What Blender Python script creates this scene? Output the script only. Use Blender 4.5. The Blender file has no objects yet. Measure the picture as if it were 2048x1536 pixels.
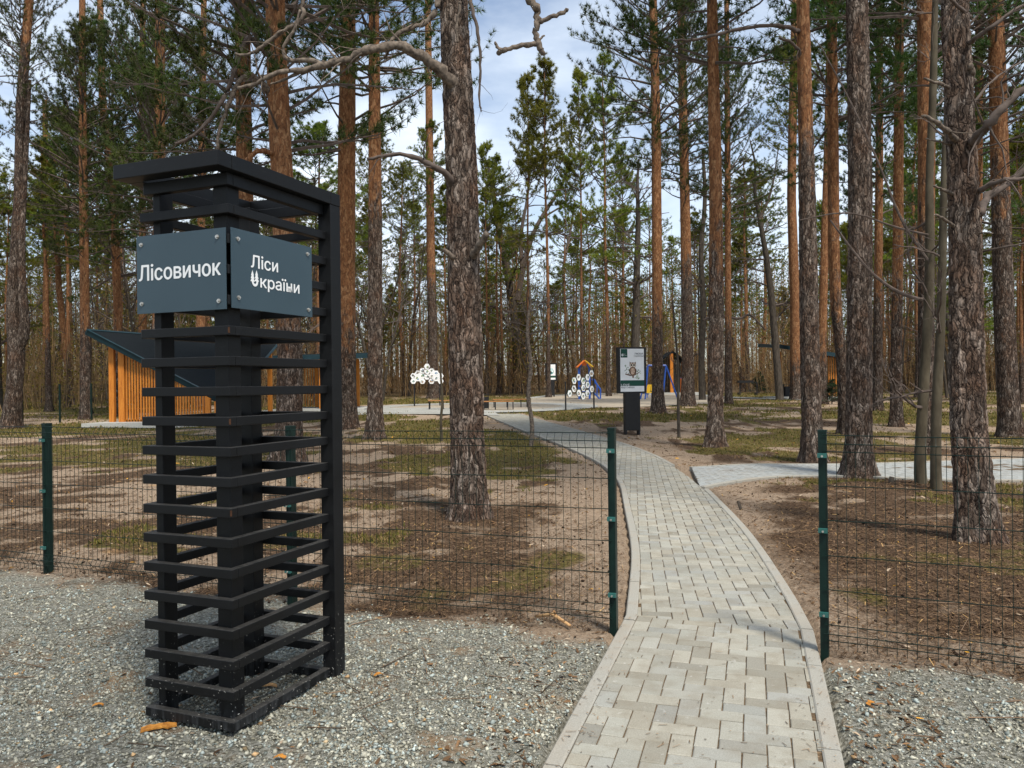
import bpy, math, random
import numpy as np
from mathutils import Vector, Matrix

random.seed(7)
RNG = np.random.default_rng(11)
SC = bpy.context.scene
COL = SC.collection
R = math.radians

# ------------------------------------------------------------------ camera
FPX, ROLL, CAMH = 1578.5, 0.0119, 1.58          # focal length in pixels of a 2048 px wide frame
cam_d = bpy.data.cameras.new('camera'); cam = bpy.data.objects.new('camera', cam_d); COL.objects.link(cam)
cam_d.sensor_width = 36.0; cam_d.lens = 36.0 * FPX / 2048.0; cam_d.clip_start = 0.05; cam_d.clip_end = 3000
c_right = Vector((math.cos(ROLL), 0, -math.sin(ROLL))); c_up = Vector((math.sin(ROLL), 0, math.cos(ROLL))); c_back = Vector((0, -1, 0))
cam.matrix_world = Matrix(((c_right.x, c_up.x, c_back.x, 0), (c_right.y, c_up.y, c_back.y, 0), (c_right.z, c_up.z, c_back.z, CAMH), (0, 0, 0, 1)))
SC.camera = cam

# ------------------------------------------------------------------ sky, sun, exposure
SUN_ELEV, SUN_AZ = 57.0, 152.0       # azimuth clockwise from +Y: behind the camera, to its right
world = bpy.data.worlds.new('World'); SC.world = world; world.use_nodes = True
wn = world.node_tree.nodes; wl = world.node_tree.links; wn.clear()
w_out = wn.new('ShaderNodeOutputWorld'); w_bg = wn.new('ShaderNodeBackground'); w_bg.inputs['Strength'].default_value = 0.088
w_sky = wn.new('ShaderNodeTexSky'); w_sky.sky_type = 'NISHITA'; w_sky.sun_disc = False
w_sky.sun_elevation = R(SUN_ELEV); w_sky.sun_rotation = R(SUN_AZ); w_sky.air_density = 1.0; w_sky.dust_density = 0.6; w_sky.ozone_density = 1.5
w_tc = wn.new('ShaderNodeTexCoord'); w_map = wn.new('ShaderNodeMapping'); w_map.inputs['Scale'].default_value = (1.0, 1.0, 2.6)
w_n = wn.new('ShaderNodeTexNoise'); w_n.inputs['Scale'].default_value = 1.9; w_n.inputs['Detail'].default_value = 7; w_n.inputs['Roughness'].default_value = 0.55
w_r = wn.new('ShaderNodeValToRGB'); w_r.color_ramp.elements[0].position = 0.40; w_r.color_ramp.elements[1].position = 0.64
w_r.color_ramp.elements[0].color = (0.10, 0.10, 0.10, 1); w_r.color_ramp.elements[1].color = (0.93, 0.93, 0.93, 1)
w_mix = wn.new('ShaderNodeMixRGB'); w_mix.inputs['Color2'].default_value = (6.8, 7.4, 8.0, 1)
wl.new(w_tc.outputs['Generated'], w_map.inputs['Vector']); wl.new(w_map.outputs[0], w_n.inputs['Vector']); wl.new(w_n.outputs['Fac'], w_r.inputs['Fac'])
wl.new(w_r.outputs['Color'], w_mix.inputs['Fac']); wl.new(w_sky.outputs[0], w_mix.inputs['Color1']); wl.new(w_mix.outputs[0], w_bg.inputs['Color']); wl.new(w_bg.outputs[0], w_out.inputs['Surface'])
sun_d = bpy.data.lights.new('sun', 'SUN'); sun_d.energy = 2.8; sun_d.angle = R(10.0); sun_d.color = (1.0, 0.93, 0.82)
sun = bpy.data.objects.new('sun', sun_d); COL.objects.link(sun)
_se, _sa = R(SUN_ELEV), R(SUN_AZ)
sun_vec = Vector((math.sin(_sa) * math.cos(_se), math.cos(_sa) * math.cos(_se), math.sin(_se)))
sun.rotation_euler = sun_vec.to_track_quat('Z', 'Y').to_euler(); sun.location = (0, 0, 40)
SC.view_settings.view_transform = 'Standard'; SC.view_settings.look = 'None'; SC.view_settings.exposure = 0.95; SC.view_settings.gamma = 1.0
try: SC.view_settings.use_curve_mapping = False
except Exception: pass

# ------------------------------------------------------------------ photo pixel -> place
def ray(u, v): return Vector((0, 1, 0)) + c_right * ((u - 1024) / FPX) + c_up * ((768 - v) / FPX)
def zg(y): return 0.012 * max(0.0, y - 14.0)
def G(u, v):                                     # where that line of sight meets the ground
    d = ray(u, v); t = -CAMH / d.z if d.z < -1e-5 else 1e9
    if t * d.y > 14.0: t = (CAMH + .168) / max(.012 * d.y - d.z, .009)      # the ground rises gently from 14 m on
    return Vector((0, 0, CAMH)) + d * t
def AT(u, v, Y): return Vector((0, 0, CAMH)) + ray(u, v) * Y      # point on it at distance Y
def V(*a): return Vector(a)

# value noise -------------------------------------------------------
_perm = np.random.default_rng(5).random((256, 256))
def vnoise(x, y):
    x = np.asarray(x, float); y = np.asarray(y, float)
    xi = np.floor(x).astype(int); yi = np.floor(y).astype(int); fx = x - xi; fy = y - yi
    fx = fx * fx * (3 - 2 * fx); fy = fy * fy * (3 - 2 * fy)
    p = lambda i, j: _perm[i & 255, j & 255]
    return (p(xi, yi) * (1 - fx) + p(xi + 1, yi) * fx) * (1 - fy) + (p(xi, yi + 1) * (1 - fx) + p(xi + 1, yi + 1) * fx) * fy
def fbm(x, y, o=3):
    s = 0; a = .5
    for k in range(o): s = s + a * vnoise(x * 2 ** k + 17.3 * k, y * 2 ** k + 9.1 * k); a *= .5
    return s / (1 - .5 ** o)

# ------------------------------------------------------------------ mesh helpers
class MB:
    def __init__(s): s.v = []; s.f = []; s.c = []
    def add(s, vs, fs, col=None):
        o = len(s.v); s.v += [tuple(p) for p in vs]; s.f += [tuple(i + o for i in q) for q in fs]
        s.c += [col if col else (1, 1, 1)] * len(vs); return s
    def box(s, c, size, ax=None, col=None):
        c = Vector(c); X, Y, Z = ax if ax else (V(1, 0, 0), V(0, 1, 0), V(0, 0, 1)); h = [q / 2 for q in size]
        vs = [c + X * (a * h[0]) + Y * (b * h[1]) + Z * (d * h[2]) for d in (-1, 1) for a, b in ((-1, -1), (1, -1), (1, 1), (-1, 1))]
        return s.add(vs, [(3, 2, 1, 0), (4, 5, 6, 7), (0, 1, 5, 4), (1, 2, 6, 5), (2, 3, 7, 6), (3, 0, 4, 7)], col)
    def bar(s, p0, p1, w, h, up=(0, 0, 1), col=None):
        p0 = Vector(p0); p1 = Vector(p1); X = (p1 - p0); L = X.length; X = X / L; up = Vector(up)
        Y = up.cross(X)
        if Y.length < 1e-4: Y = V(0, 1, 0).cross(X)
        Y.normalize(); Z = X.cross(Y)
        return s.box((p0 + p1) / 2, (L, w, h), (X, Y, Z), col)
    def tube(s, pts, rad, n=6, cap=True, col=None):
        pts = [Vector(p) for p in pts]; m = len(pts)
        if not hasattr(rad, '__len__'): rad = [rad] * m
        vs = []; ref = V(0.31, 0.17, 0.93)
        for i, p in enumerate(pts):
            t = (pts[min(i + 1, m - 1)] - pts[max(i - 1, 0)]).normalized()
            a = t.cross(ref)
            if a.length < 0.1: a = t.cross(V(1, 0, 0))
            a.normalize(); b = t.cross(a)
            for k in range(n):
                q = 2 * math.pi * k / n; vs.append(p + (a * math.cos(q) + b * math.sin(q)) * rad[i])
        fs = [(i * n + k, i * n + (k + 1) % n, (i + 1) * n + (k + 1) % n, (i + 1) * n + k) for i in range(m - 1) for k in range(n)]
        if cap: fs += [tuple(range(n - 1, -1, -1)), tuple((m - 1) * n + k for k in range(n))]
        return s.add(vs, fs, col)
    def slab(s, poly, thick, nrm=(0, 0, 1), col=None):       # polygon extruded by thick against nrm
        poly = [Vector(p) for p in poly]; n = len(poly); d = Vector(nrm) * thick
        vs = poly + [p - d for p in poly]
        return s.add(vs, [tuple(range(n)), tuple(range(2 * n - 1, n - 1, -1))] + [(i, i + n, (i + 1) % n + n, (i + 1) % n) for i in range(n)], col)
    def build(s, name, mat, parent=None, smooth=False, colors=False):
        me = bpy.data.meshes.new(name); o = parent.location if parent is not None else Vector((0, 0, 0))
        if parent is not None and parent.parent is not None: o = o + parent.parent.location
        if o.length > 0: vs = [(a - o.x, b - o.y, c - o.z) for a, b, c in s.v]
        else: vs = s.v
        me.from_pydata(vs, [], s.f)
        if colors:
            at = me.color_attributes.new('Col', 'FLOAT_COLOR', 'POINT')
            at.data.foreach_set('color', np.concatenate([np.array(s.c, float), np.ones((len(s.c), 1))], 1).ravel())
        if smooth: me.polygons.foreach_set('use_smooth', [True] * len(me.polygons))
        me.materials.append(mat); ob = bpy.data.objects.new(name, me); COL.objects.link(ob)
        if parent is not None: ob.parent = parent
        return ob
def np_mesh(name, Vs, Fs, mat, parent=None, col=None, smooth=False, link=True):     # Fs (m,3) or (m,4)
    me = bpy.data.meshes.new(name); Vs = np.asarray(Vs, np.float32); Fs = np.asarray(Fs, np.int32); k = Fs.shape[1]
    me.vertices.add(len(Vs)); me.vertices.foreach_set('co', Vs.ravel())
    me.loops.add(Fs.size); me.loops.foreach_set('vertex_index', Fs.ravel())
    me.polygons.add(len(Fs)); me.polygons.foreach_set('loop_start', np.arange(0, Fs.size, k, dtype=np.int32))
    try: me.polygons.foreach_set('loop_total', np.full(len(Fs), k, np.int32))
    except Exception: pass
    if smooth: me.polygons.foreach_set('use_smooth', np.ones(len(Fs), bool))
    if col is not None:
        at = me.color_attributes.new('Col', 'FLOAT_COLOR', 'POINT')
        at.data.foreach_set('color', np.concatenate([col, np.ones((len(col), 1))], 1).astype(np.float32).ravel())
    me.update(calc_edges=True); me.validate(); me.materials.append(mat)
    if not link: return me
    ob = bpy.data.objects.new(name, me); COL.objects.link(ob)
    if parent is not None: ob.parent = parent
    return ob
def thing(name, loc, label, cat, group=None, rz=0.0):
    o = bpy.data.objects.new(name, None); COL.objects.link(o); o.location = loc; o.rotation_euler.z = rz; o.empty_display_size = .2
    return tag(o, label, cat, group)
def tag(o, label=None, cat=None, group=None, kind=None):
    if label: o['label'] = label
    if cat: o['category'] = cat
    if group: o['group'] = group
    if kind: o['kind'] = kind
    return o
def use(name, me, parent=None, loc=None):
    o = bpy.data.objects.new(name, me); COL.objects.link(o)
    if parent is not None: o.parent = parent
    if loc is not None: o.location = loc
    return o

# ------------------------------------------------------------------ materials
def new_mat(name, rough=0.8, spec=0.3):
    m = bpy.data.materials.new(name); m.use_nodes = True; nt = m.node_tree; b = nt.nodes['Principled BSDF']
    b.inputs['Roughness'].default_value = rough; b.inputs['Specular IOR Level'].default_value = spec
    return m, nt, b
def nd(nt, typ, **kw):
    n = nt.nodes.new('ShaderNode' + typ)
    for k, v in kw.items():
        if k in n.inputs: n.inputs[k].default_value = v
        else: setattr(n, k, v)
    return n
def ramp(nt, src, stops):
    r = nt.nodes.new('ShaderNodeValToRGB'); e = r.color_ramp.elements
    while len(e) < len(stops): e.new(0.5)
    for k, (p, c) in enumerate(stops):
        e[k].position = p; e[k].color = tuple(c) + (1,) if hasattr(c, '__len__') else (c, c, c, 1)
    nt.links.new(src, r.inputs['Fac']); return r.outputs['Color']
def mixc(nt, fac, a, b, mode='MIX'):
    m = nt.nodes.new('ShaderNodeMixRGB'); m.blend_type = mode
    for k, x in (('Fac', fac), ('Color1', a), ('Color2', b)):
        if hasattr(x, 'node'): nt.links.new(x, m.inputs[k])
        elif k == 'Fac': m.inputs[k].default_value = x
        else: m.inputs[k].default_value = tuple(x) + (1,)
    return m.outputs['Color']
def math_(nt, op, a, b=None, c=None):
    m = nt.nodes.new('ShaderNodeMath'); m.operation = op
    for k, x in enumerate((a, b, c)):
        if x is None: continue
        if hasattr(x, 'node'): nt.links.new(x, m.inputs[k])
        else: m.inputs[k].default_value = x
    return m.outputs[0]
def noise(nt, vec, scale, detail=4, rough=.55, dist=0.0):
    n = nd(nt, 'TexNoise', Scale=scale, Detail=detail, Roughness=rough, Distortion=dist)
    if vec is not None: nt.links.new(vec, n.inputs['Vector'])
    return n.outputs['Fac']
def coords(nt, kind='Object', scale=(1, 1, 1)):
    t = nt.nodes.new('ShaderNodeTexCoord'); mp = nt.nodes.new('ShaderNodeMapping'); mp.inputs['Scale'].default_value = scale
    nt.links.new(t.outputs[kind], mp.inputs['Vector']); return mp.outputs[0]
def bump(nt, b, h, strength=.3, dist=.01):
    bp = nd(nt, 'Bump', Strength=strength, Distance=dist); nt.links.new(h, bp.inputs['Height']); nt.links.new(bp.outputs[0], b.inputs['Normal'])
def simple(name, c0, c1, rough=.6, scale=8, spec=.3, bstr=0.0, metal=0.0, kind='Object', vscale=(1, 1, 1), detail=5):
    m, nt, b = new_mat(name, rough, spec); vec = coords(nt, kind, vscale); n = noise(nt, vec, scale, detail)
    nt.links.new(ramp(nt, n, [(.3, c0), (.7, c1)]), b.inputs['Base Color']); b.inputs['Metallic'].default_value = metal
    if bstr: bump(nt, b, n, bstr, .006)
    return m
def vcol_mat(name, rough=.8, spec=.2, var=.25, trans=0.0, objrand=0.0):
    m, nt, b = new_mat(name, rough, spec); a = nt.nodes.new('ShaderNodeVertexColor'); a.layer_name = 'Col'
    g = nt.nodes.new('ShaderNodeNewGeometry'); k = nt.nodes.new('ShaderNodeMapRange')
    k.inputs['To Min'].default_value = 1 - var; k.inputs['To Max'].default_value = 1 + var
    nt.links.new(g.outputs['Random Per Island'], k.inputs['Value'])
    v = nt.nodes.new('ShaderNodeVectorMath'); v.operation = 'SCALE'; nt.links.new(a.outputs['Color'], v.inputs[0]); nt.links.new(k.outputs[0], v.inputs['Scale'])
    out = v.outputs[0]
    if objrand:
        oi = nt.nodes.new('ShaderNodeObjectInfo'); h = nt.nodes.new('ShaderNodeHueSaturation')
        nt.links.new(math_(nt, 'MULTIPLY_ADD', oi.outputs['Random'], objrand * .12, .5 - objrand * .06), h.inputs['Hue'])
        nt.links.new(math_(nt, 'MULTIPLY_ADD', oi.outputs['Random'], objrand, 1 - objrand * .5), h.inputs['Value'])
        nt.links.new(out, h.inputs['Color']); out = h.outputs[0]
    nt.links.new(out, b.inputs['Base Color'])
    if trans:
        tr = nt.nodes.new('ShaderNodeBsdfTranslucent'); nt.links.new(out, tr.inputs['Color']); mx = nt.nodes.new('ShaderNodeMixShader'); mx.inputs[0].default_value = trans
        nt.links.new(b.outputs[0], mx.inputs[1]); nt.links.new(tr.outputs[0], mx.inputs[2]); nt.links.new(mx.outputs[0], nt.nodes['Material Output'].inputs['Surface'])
    return m

def bark_mat(name, hero, sc=1.0):
    m, nt, b = new_mat(name, .92, .12); L = nt.links
    vec0 = coords(nt, 'Object')
    dn = nd(nt, 'TexNoise', Scale=5.0, Detail=3.0); L.new(vec0, dn.inputs['Vector'])
    dv = nt.nodes.new('ShaderNodeVectorMath'); dv.operation = 'MULTIPLY_ADD'; dv.inputs[1].default_value = (.13, .13, .20); L.new(dn.outputs['Color'], dv.inputs[0]); L.new(vec0, dv.inputs[2])
    mp = nt.nodes.new('ShaderNodeMapping'); mp.inputs['Scale'].default_value = (22 * sc, 22 * sc, 6.5 * sc); L.new(dv.outputs[0], mp.inputs['Vector'])
    vo = nd(nt, 'TexVoronoi', Scale=1.0); vo.feature = 'DISTANCE_TO_EDGE'; L.new(mp.outputs[0], vo.inputs['Vector'])
    vc = nd(nt, 'TexVoronoi', Scale=1.0); L.new(mp.outputs[0], vc.inputs['Vector'])
    mp2 = nt.nodes.new('ShaderNodeMapping'); mp2.inputs['Scale'].default_value = (19 * sc, 19 * sc, 3.4 * sc); L.new(dv.outputs[0], mp2.inputs['Vector'])
    rn = math_(nt, 'ABSOLUTE', math_(nt, 'SUBTRACT', noise(nt, mp2.outputs[0], 1.0, 3, .55, .4), .5))
    plate = math_(nt, 'MULTIPLY', ramp(nt, vo.outputs['Distance'], [(0.0, .30), (0.10, .75), (.30, 1.0)]), ramp(nt, rn, [(0.0, 0.0), (.035, .6), (.11, 1.0)]))
    fine = noise(nt, vec0, 60, 5, .65)
    strm = nt.nodes.new('ShaderNodeMapping'); strm.inputs['Scale'].default_value = (45, 45, 9); L.new(vec0, strm.inputs['Vector'])
    streak = noise(nt, strm.outputs[0], 1.0, 4, .6)
    cellv = nt.nodes.new('ShaderNodeSeparateColor'); L.new(vc.outputs['Color'], cellv.inputs[0])
    # colours: grey-brown plates with dark fissures below, orange flaking bark above
    low = ramp(nt, math_(nt, 'ADD', math_(nt, 'MULTIPLY', cellv.outputs[0], .45), math_(nt, 'MULTIPLY', streak, .6)), [(.22, (.055, .040, .030)), (.5, (.165, .125, .098)), (.8, (.38, .315, .265))])
    low = mixc(nt, ramp(nt, noise(nt, vec0, 2.2, 4), [(.42, 0.0), (.72, .55)]), low, (.20, .095, .05))
    low = mixc(nt, plate, (.018, .013, .011), low)
    high = ramp(nt, math_(nt, 'ADD', math_(nt, 'MULTIPLY', cellv.outputs[1], .35), math_(nt, 'MULTIPLY', streak, .65)), [(.2, (.12, .052, .028)), (.5, (.285, .13, .058)), (.8, (.47, .275, .145))])
    high = mixc(nt, ramp(nt, plate, [(0, .65), (.6, 0.0)]), high, (.05, .025, .015))
    at = nt.nodes.new('ShaderNodeAttribute'); at.attribute_type = 'OBJECT'; at.attribute_name = 'orange_z'
    sx = nt.nodes.new('ShaderNodeSeparateXYZ'); L.new(vec0, sx.inputs[0])
    dz = math_(nt, 'SUBTRACT', sx.outputs['Z'], at.outputs['Fac'])
    msk = math_(nt, 'ADD', math_(nt, 'MULTIPLY', dz, .22), math_(nt, 'MULTIPLY_ADD', noise(nt, mp.outputs[0], .35, 4, .6), 1.6, -.8))
    mk = ramp(nt, math_(nt, 'ADD', msk, .5), [(.35, 0.0), (.62, 1.0)])
    colr = mixc(nt, mk, low, high)
    colr = mixc(nt, .35, colr, ramp(nt, fine, [(.3, .25), (.75, 1.0)]), 'MULTIPLY')
    L.new(colr, b.inputs['Base Color'])
    h = math_(nt, 'ADD', plate, math_(nt, 'MULTIPLY', streak, .7))
    h = math_(nt, 'MULTIPLY', h, math_(nt, 'MULTIPLY_ADD', mk, -.6, 1.0))
    if hero:
        dsp = nd(nt, 'Displacement', Midlevel=1.0, Scale=.020); L.new(h, dsp.inputs['Height']); L.new(dsp.outputs[0], nt.nodes['Material Output'].inputs['Displacement']); m.displacement_method = 'BOTH'
    else: bump(nt, b, h, .9, .03)
    return m

M = {}
M['bark_hero'] = bark_mat('pine_bark_plated', True)
M['bark'] = bark_mat('pine_bark', False)
M['twig'] = simple('bare_twig', (.05, .038, .03), (.13, .10, .085), .9, 9)
M['deadwood'] = simple('grey_deadwood', (.045, .036, .030), (.21, .17, .135), .9, 22, .1, 1.0, vscale=(1, 1, 1))
M['dec_bark'] = simple('dark_deciduous_bark', (.03, .025, .02), (.095, .08, .065), .95, 16, .1, .8, vscale=(1, 1, .25))
M['olive_bark'] = simple('smooth_olive_bark', (.038, .030, .019), (.090, .075, .050), .85, 9, .2, .3, vscale=(1, 1, .4))
M['needle'] = vcol_mat('pine_needles', .7, .25, .3, .22, .5)
M['needle_far'] = vcol_mat('pine_needles_far', .8, .15, .25, .38, .5)
M['leaf'] = vcol_mat('dry_leaves_and_litter', .9, .1, .3, .0)
M['grassm'] = vcol_mat('grass_blades', .8, .15, .3, .25)
M['stone'] = vcol_mat('gravel_stones', .9, .15, .22)
M['white'] = simple('white_print', (.74, .75, .75), (.80, .81, .81), .5, 6)
M['slate'] = simple('slate_blue_panel', (.030, .055, .072), (.036, .064, .082), .42, 3, .4)
M['concrete'] = simple('concrete', (.30, .30, .28), (.44, .44, .41), .9, 30, .15, .3)
M['fence'] = simple('dark_green_powder_coat', (.0015, .010, .008), (.003, .017, .0135), .45, 12, .25)
M['fence_clip'] = simple('teal_clip', (.02, .085, .075), (.03, .12, .11), .4, 12, .3)
M['steel'] = simple('steel_bolt', (.35, .33, .30), (.62, .60, .56), .35, 40, .5, metal=.8)
M['black'] = simple('matt_black_steel', (.008, .008, .009), (.014, .014, .015), .5, 10, .35)
M['blue'] = simple('blue_paint', (.02, .09, .42), (.03, .12, .50), .35, 8, .5)
M['orange'] = simple('orange_paint', (.75, .17, .02), (.85, .21, .03), .4, 8, .4)
M['yellow'] = simple('yellow_plastic', (.85, .48, .02), (.90, .55, .03), .4, 8, .4)
M['roof'] = simple('dark_shingle', (.006, .008, .010), (.016, .020, .023), .95, 26, .05, .6, vscale=(1, 1, 3))
M['fascia'] = simple('dark_blue_fascia', (.007, .024, .032), (.011, .034, .044), .4, 4, .3)
M['bench_wood'] = simple('bench_boards', (.27, .12, .045), (.42, .20, .075), .6, 7, .3, .2, vscale=(1, 6, 6))
M['chip'] = simple('orange_bark_chip', (.26, .10, .02), (.60, .27, .05), .8, 30, .2, .5)
M['dry_stick'] = simple('pale_broken_wood', (.30, .16, .07), (.62, .40, .20), .9, 18, .1, .4)
M['print'] = vcol_mat('printed_picture', .55, .25, .06)
M['sand'] = simple('pale_play_sand', (.25, .215, .165), (.36, .31, .245), .95, 3, .1, .4, kind='Object', detail=9)
# orange stained timber with grain
m, nt, b = new_mat('orange_stained_timber', .55, .3); vec = coords(nt, 'Object', (14, 14, 1.2)); n = noise(nt, vec, 1.6, 6, .6, 1.2)
oi = nt.nodes.new('ShaderNodeObjectInfo'); cc = ramp(nt, n, [(.28, (.34, .10, .012)), (.5, (.55, .19, .024)), (.75, (.67, .27, .042))])
nt.links.new(mixc(nt, math_(nt, 'MULTIPLY', oi.outputs['Random'], .35), cc, (.36, .12, .015)), b.inputs['Base Color']); bump(nt, b, n, .15, .004); M['timber'] = m
# black pillar steel: dust on it, pale splashes low down, rusty rubbed corners
m, nt, b = new_mat('pillar_black_steel', .45, .22); vec = coords(nt, 'Object'); n = noise(nt, vec, 3, 5); sp = noise(nt, vec, 85, 2, .4)
sx = nt.nodes.new('ShaderNodeSeparateXYZ'); nt.links.new(vec, sx.inputs[0])
lowz = ramp(nt, sx.outputs['Z'], [(0.0, 1.0), (.45, 0.0)])
spk = math_(nt, 'MULTIPLY', ramp(nt, sp, [(.69, 0.0), (.73, 1.0)]), lowz)
base = ramp(nt, n, [(.3, (.0035, .0038, .0042)), (.7, (.0075, .008, .009))])
base = mixc(nt, math_(nt, 'MULTIPLY', ramp(nt, noise(nt, coords(nt, 'Object', (40, 40, 6)), 1, 4), [(.45, 0.0), (.8, .35)]), ramp(nt, sx.outputs['Z'], [(0.02, 1.0), (.16, 0.0)])), base, (.16, .17, .18))
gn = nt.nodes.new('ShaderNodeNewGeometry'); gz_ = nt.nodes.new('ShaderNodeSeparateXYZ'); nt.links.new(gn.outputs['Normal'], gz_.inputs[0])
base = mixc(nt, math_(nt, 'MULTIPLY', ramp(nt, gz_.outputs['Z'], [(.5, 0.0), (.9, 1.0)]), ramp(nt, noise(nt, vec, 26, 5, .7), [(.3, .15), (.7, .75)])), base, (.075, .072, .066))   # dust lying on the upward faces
base = mixc(nt, ramp(nt, noise(nt, coords(nt, 'Object', (9, 9, 60)), 1, 5, .7), [(.60, 0.0), (.78, .35)]), base, (.035, .036, .038))          # scuffs along the tubes
base = mixc(nt, spk, base, (.45, .44, .40))
nt.links.new(base, b.inputs['Base Color']); nt.links.new(ramp(nt, n, [(.3, .40), (.7, .6)]), b.inputs['Roughness']); M['pillar'] = m
M['rust'] = simple('rubbed_rust', (.045, .020, .010), (.10, .045, .022), .85, 60, .2)
# concrete pavers: near ones by object, far ones by mesh island
def paver_mat(name, island, cool=0.0):
    m, nt, b = new_mat(name, .88, .2); vec = coords(nt, 'Object' if island else 'Object')
    if island: g = nt.nodes.new('ShaderNodeNewGeometry'); r = g.outputs['Random Per Island']
    else: g = nt.nodes.new('ShaderNodeObjectInfo'); r = g.outputs['Random']
    gp = nt.nodes.new('ShaderNodeNewGeometry'); P = gp.outputs['Position']
    tint = ramp(nt, r, [(0, (.265, .262, .225)), (.18, (.315, .308, .262)), (.32, (.290, .265, .208)), (.45, (.335, .318, .262)), (.60, (.270, .272, .245)), (.75, (.350, .332, .275)), (.90, (.225, .210, .168)), (1, (.300, .302, .280))])
    tint = mixc(nt, .15, tint, (.275, .28, .262))
    tint = mixc(nt, .28, tint, ramp(nt, math_(nt, 'FRACT', math_(nt, 'MULTIPLY', r, 37.7)), [(0.0, .55), (.5, 1.0), (1.0, 1.3)]), 'MULTIPLY')
    if cool: tint = mixc(nt, cool, tint, (.33, .36, .375))
    grit = noise(nt, P, 170, 4, .7); blot = noise(nt, P, 6.5, 5, .6)
    c = mixc(nt, .5, tint, ramp(nt, grit, [(.3, .45), (.7, 1.35)]), 'MULTIPLY')
    c = mixc(nt, ramp(nt, blot, [(.46, 0.0), (.74, .6)]), c, (.185, .160, .118))
    c = mixc(nt, ramp(nt, noise(nt, P, 22, 5, .65), [(.64, 0.0), (.74, .55)]), c, (.50, .49, .46))
    nt.links.new(c, b.inputs['Base Color']); bump(nt, b, grit, .35, .003); return m
M['paver'] = paver_mat('concrete_paver', False); M['paver_far'] = paver_mat('concrete_paver_far', True)
M['paver_side'] = paver_mat('cool_concrete_paver', True, .6)
M['joint'] = simple('joint_sand', (.05, .035, .022), (.16, .11, .065), .95, 60, .1)
# kerb
m, nt, b = new_mat('kerb_concrete', .9, .15); gp = nt.nodes.new('ShaderNodeNewGeometry'); P = gp.outputs['Position']; n = noise(nt, P, 120, 5, .7); n2 = noise(nt, P, 4, 5)
nt.links.new(mixc(nt, ramp(nt, n2, [(.45, 0.0), (.75, .5)]), ramp(nt, n, [(.25, (.22, .212, .185)), (.75, (.36, .35, .31))]), (.30, .25, .19)), b.inputs['Base Color']); bump(nt, b, n, .4, .003); M['kerb'] = m

# ------------------------------------------------------------------ paths on plan
def dens(poly, step):
    out = []
    for p, q in zip(poly[:-1], poly[1:]):
        n = max(1, int(math.ceil((q - p).length / step)))
        out += [p + (q - p) * (k / n) for k in range(n)]
    return out + [poly[-1]]
def smooth_line(poly, it=2):
    for _ in range(it):
        q = [poly[0]]
        for a, b_ in zip(poly[:-1], poly[1:]): q += [a * .75 + b_ * .25, a * .25 + b_ * .75]
        poly = q + [poly[-1]]
    return poly
def flat(p): return Vector((p.x, p.y))
def offset_line(poly, d):                     # d>0 to the right of travel
    out = []
    for i, p in enumerate(poly):
        t = (poly[min(i + 1, len(poly) - 1)] - poly[max(i - 1, 0)]).normalized(); out.append(p + Vector((t.y, -t.x)) * d)
    return out
def gl(pix): return [flat(G(*p)) for p in pix]
NEAR_L = gl([(1008, 1680), (1085, 1536), (1168, 1385), (1251, 1234)])
NEAR_R = gl([(1718, 1680), (1690, 1536), (1660, 1400), (1628, 1265)])
FAR_L = [NEAR_L[-1]] + smooth_line(gl([(1257, 1180), (1263, 1120), (1260, 1075), (1247, 1010), (1240, 965), (1208, 930), (1135, 895), (1060, 867), (1000, 843), (967, 828)]))
FAR_R = [NEAR_R[-1]] + smooth_line(gl([(1600, 1212), (1572, 1165), (1521, 1090), (1480, 1040), (1412, 973), (1363, 937), (1295, 902), (1213, 876), (1124, 852), (1040, 828)]))
SIDE_T = smooth_line(gl([(1340, 937), (1440, 931), (1519, 928), (1638, 929), (1800, 926), (1997, 919), (2120, 916)]))
SIDE_B = smooth_line(gl([(1390, 985), (1409, 975), (1480, 962), (1570, 952), (1741, 954), (1850, 960), (2048, 962), (2140, 964)]))
PATH_POLYS = [NEAR_L + NEAR_R[::-1], FAR_L + FAR_R[::-1], SIDE_T + SIDE_B[::-1]]
def inside_poly(poly, X, Y):
    P = np.array([(p.x, p.y) for p in poly]); ins = np.zeros(X.shape, bool); j = len(P) - 1
    for i in range(len(P)):
        c = ((P[i, 1] > Y) != (P[j, 1] > Y)) & (X < (P[j, 0] - P[i, 0]) * (Y - P[i, 1]) / (P[j, 1] - P[i, 1] + 1e-12) + P[i, 0]); ins ^= c; j = i
    return ins
def dist_line(line, X, Y):
    P = np.array([(p.x, p.y) for p in line]); d = np.full(X.shape, 1e9)
    for a, b_ in zip(P[:-1], P[1:]):
        ab = b_ - a; L2 = (ab ** 2).sum() + 1e-12; t = np.clip(((X - a[0]) * ab[0] + (Y - a[1]) * ab[1]) / L2, 0, 1)
        d = np.minimum(d, np.hypot(X - a[0] - t * ab[0], Y - a[1] - t * ab[1]))
    return d
def path_dist(X, Y):                          # 0 inside a path, distance to it outside
    X = np.asarray(X, float); Y = np.asarray(Y, float); d = np.full(X.shape, 1e9); ins = np.zeros(X.shape, bool)
    for ln in (NEAR_L, NEAR_R, FAR_L, FAR_R, SIDE_T, SIDE_B): d = np.minimum(d, dist_line(ln, X, Y))
    for pl in PATH_POLYS: ins |= inside_poly(pl, X, Y)
    return np.where(ins, 0.0, d)
FENCE_A, FENCE_B = flat(G(97, 1150)), flat(G(1650, 1308))
_fd = (FENCE_B - FENCE_A).normalized(); _fn = Vector((_fd.y, -_fd.x))            # towards the camera
def gravel_side(X, Y): return (X - FENCE_A.x) * _fn.x + (Y - FENCE_A.y) * _fn.y    # metres on the camera's side of the fence
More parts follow.
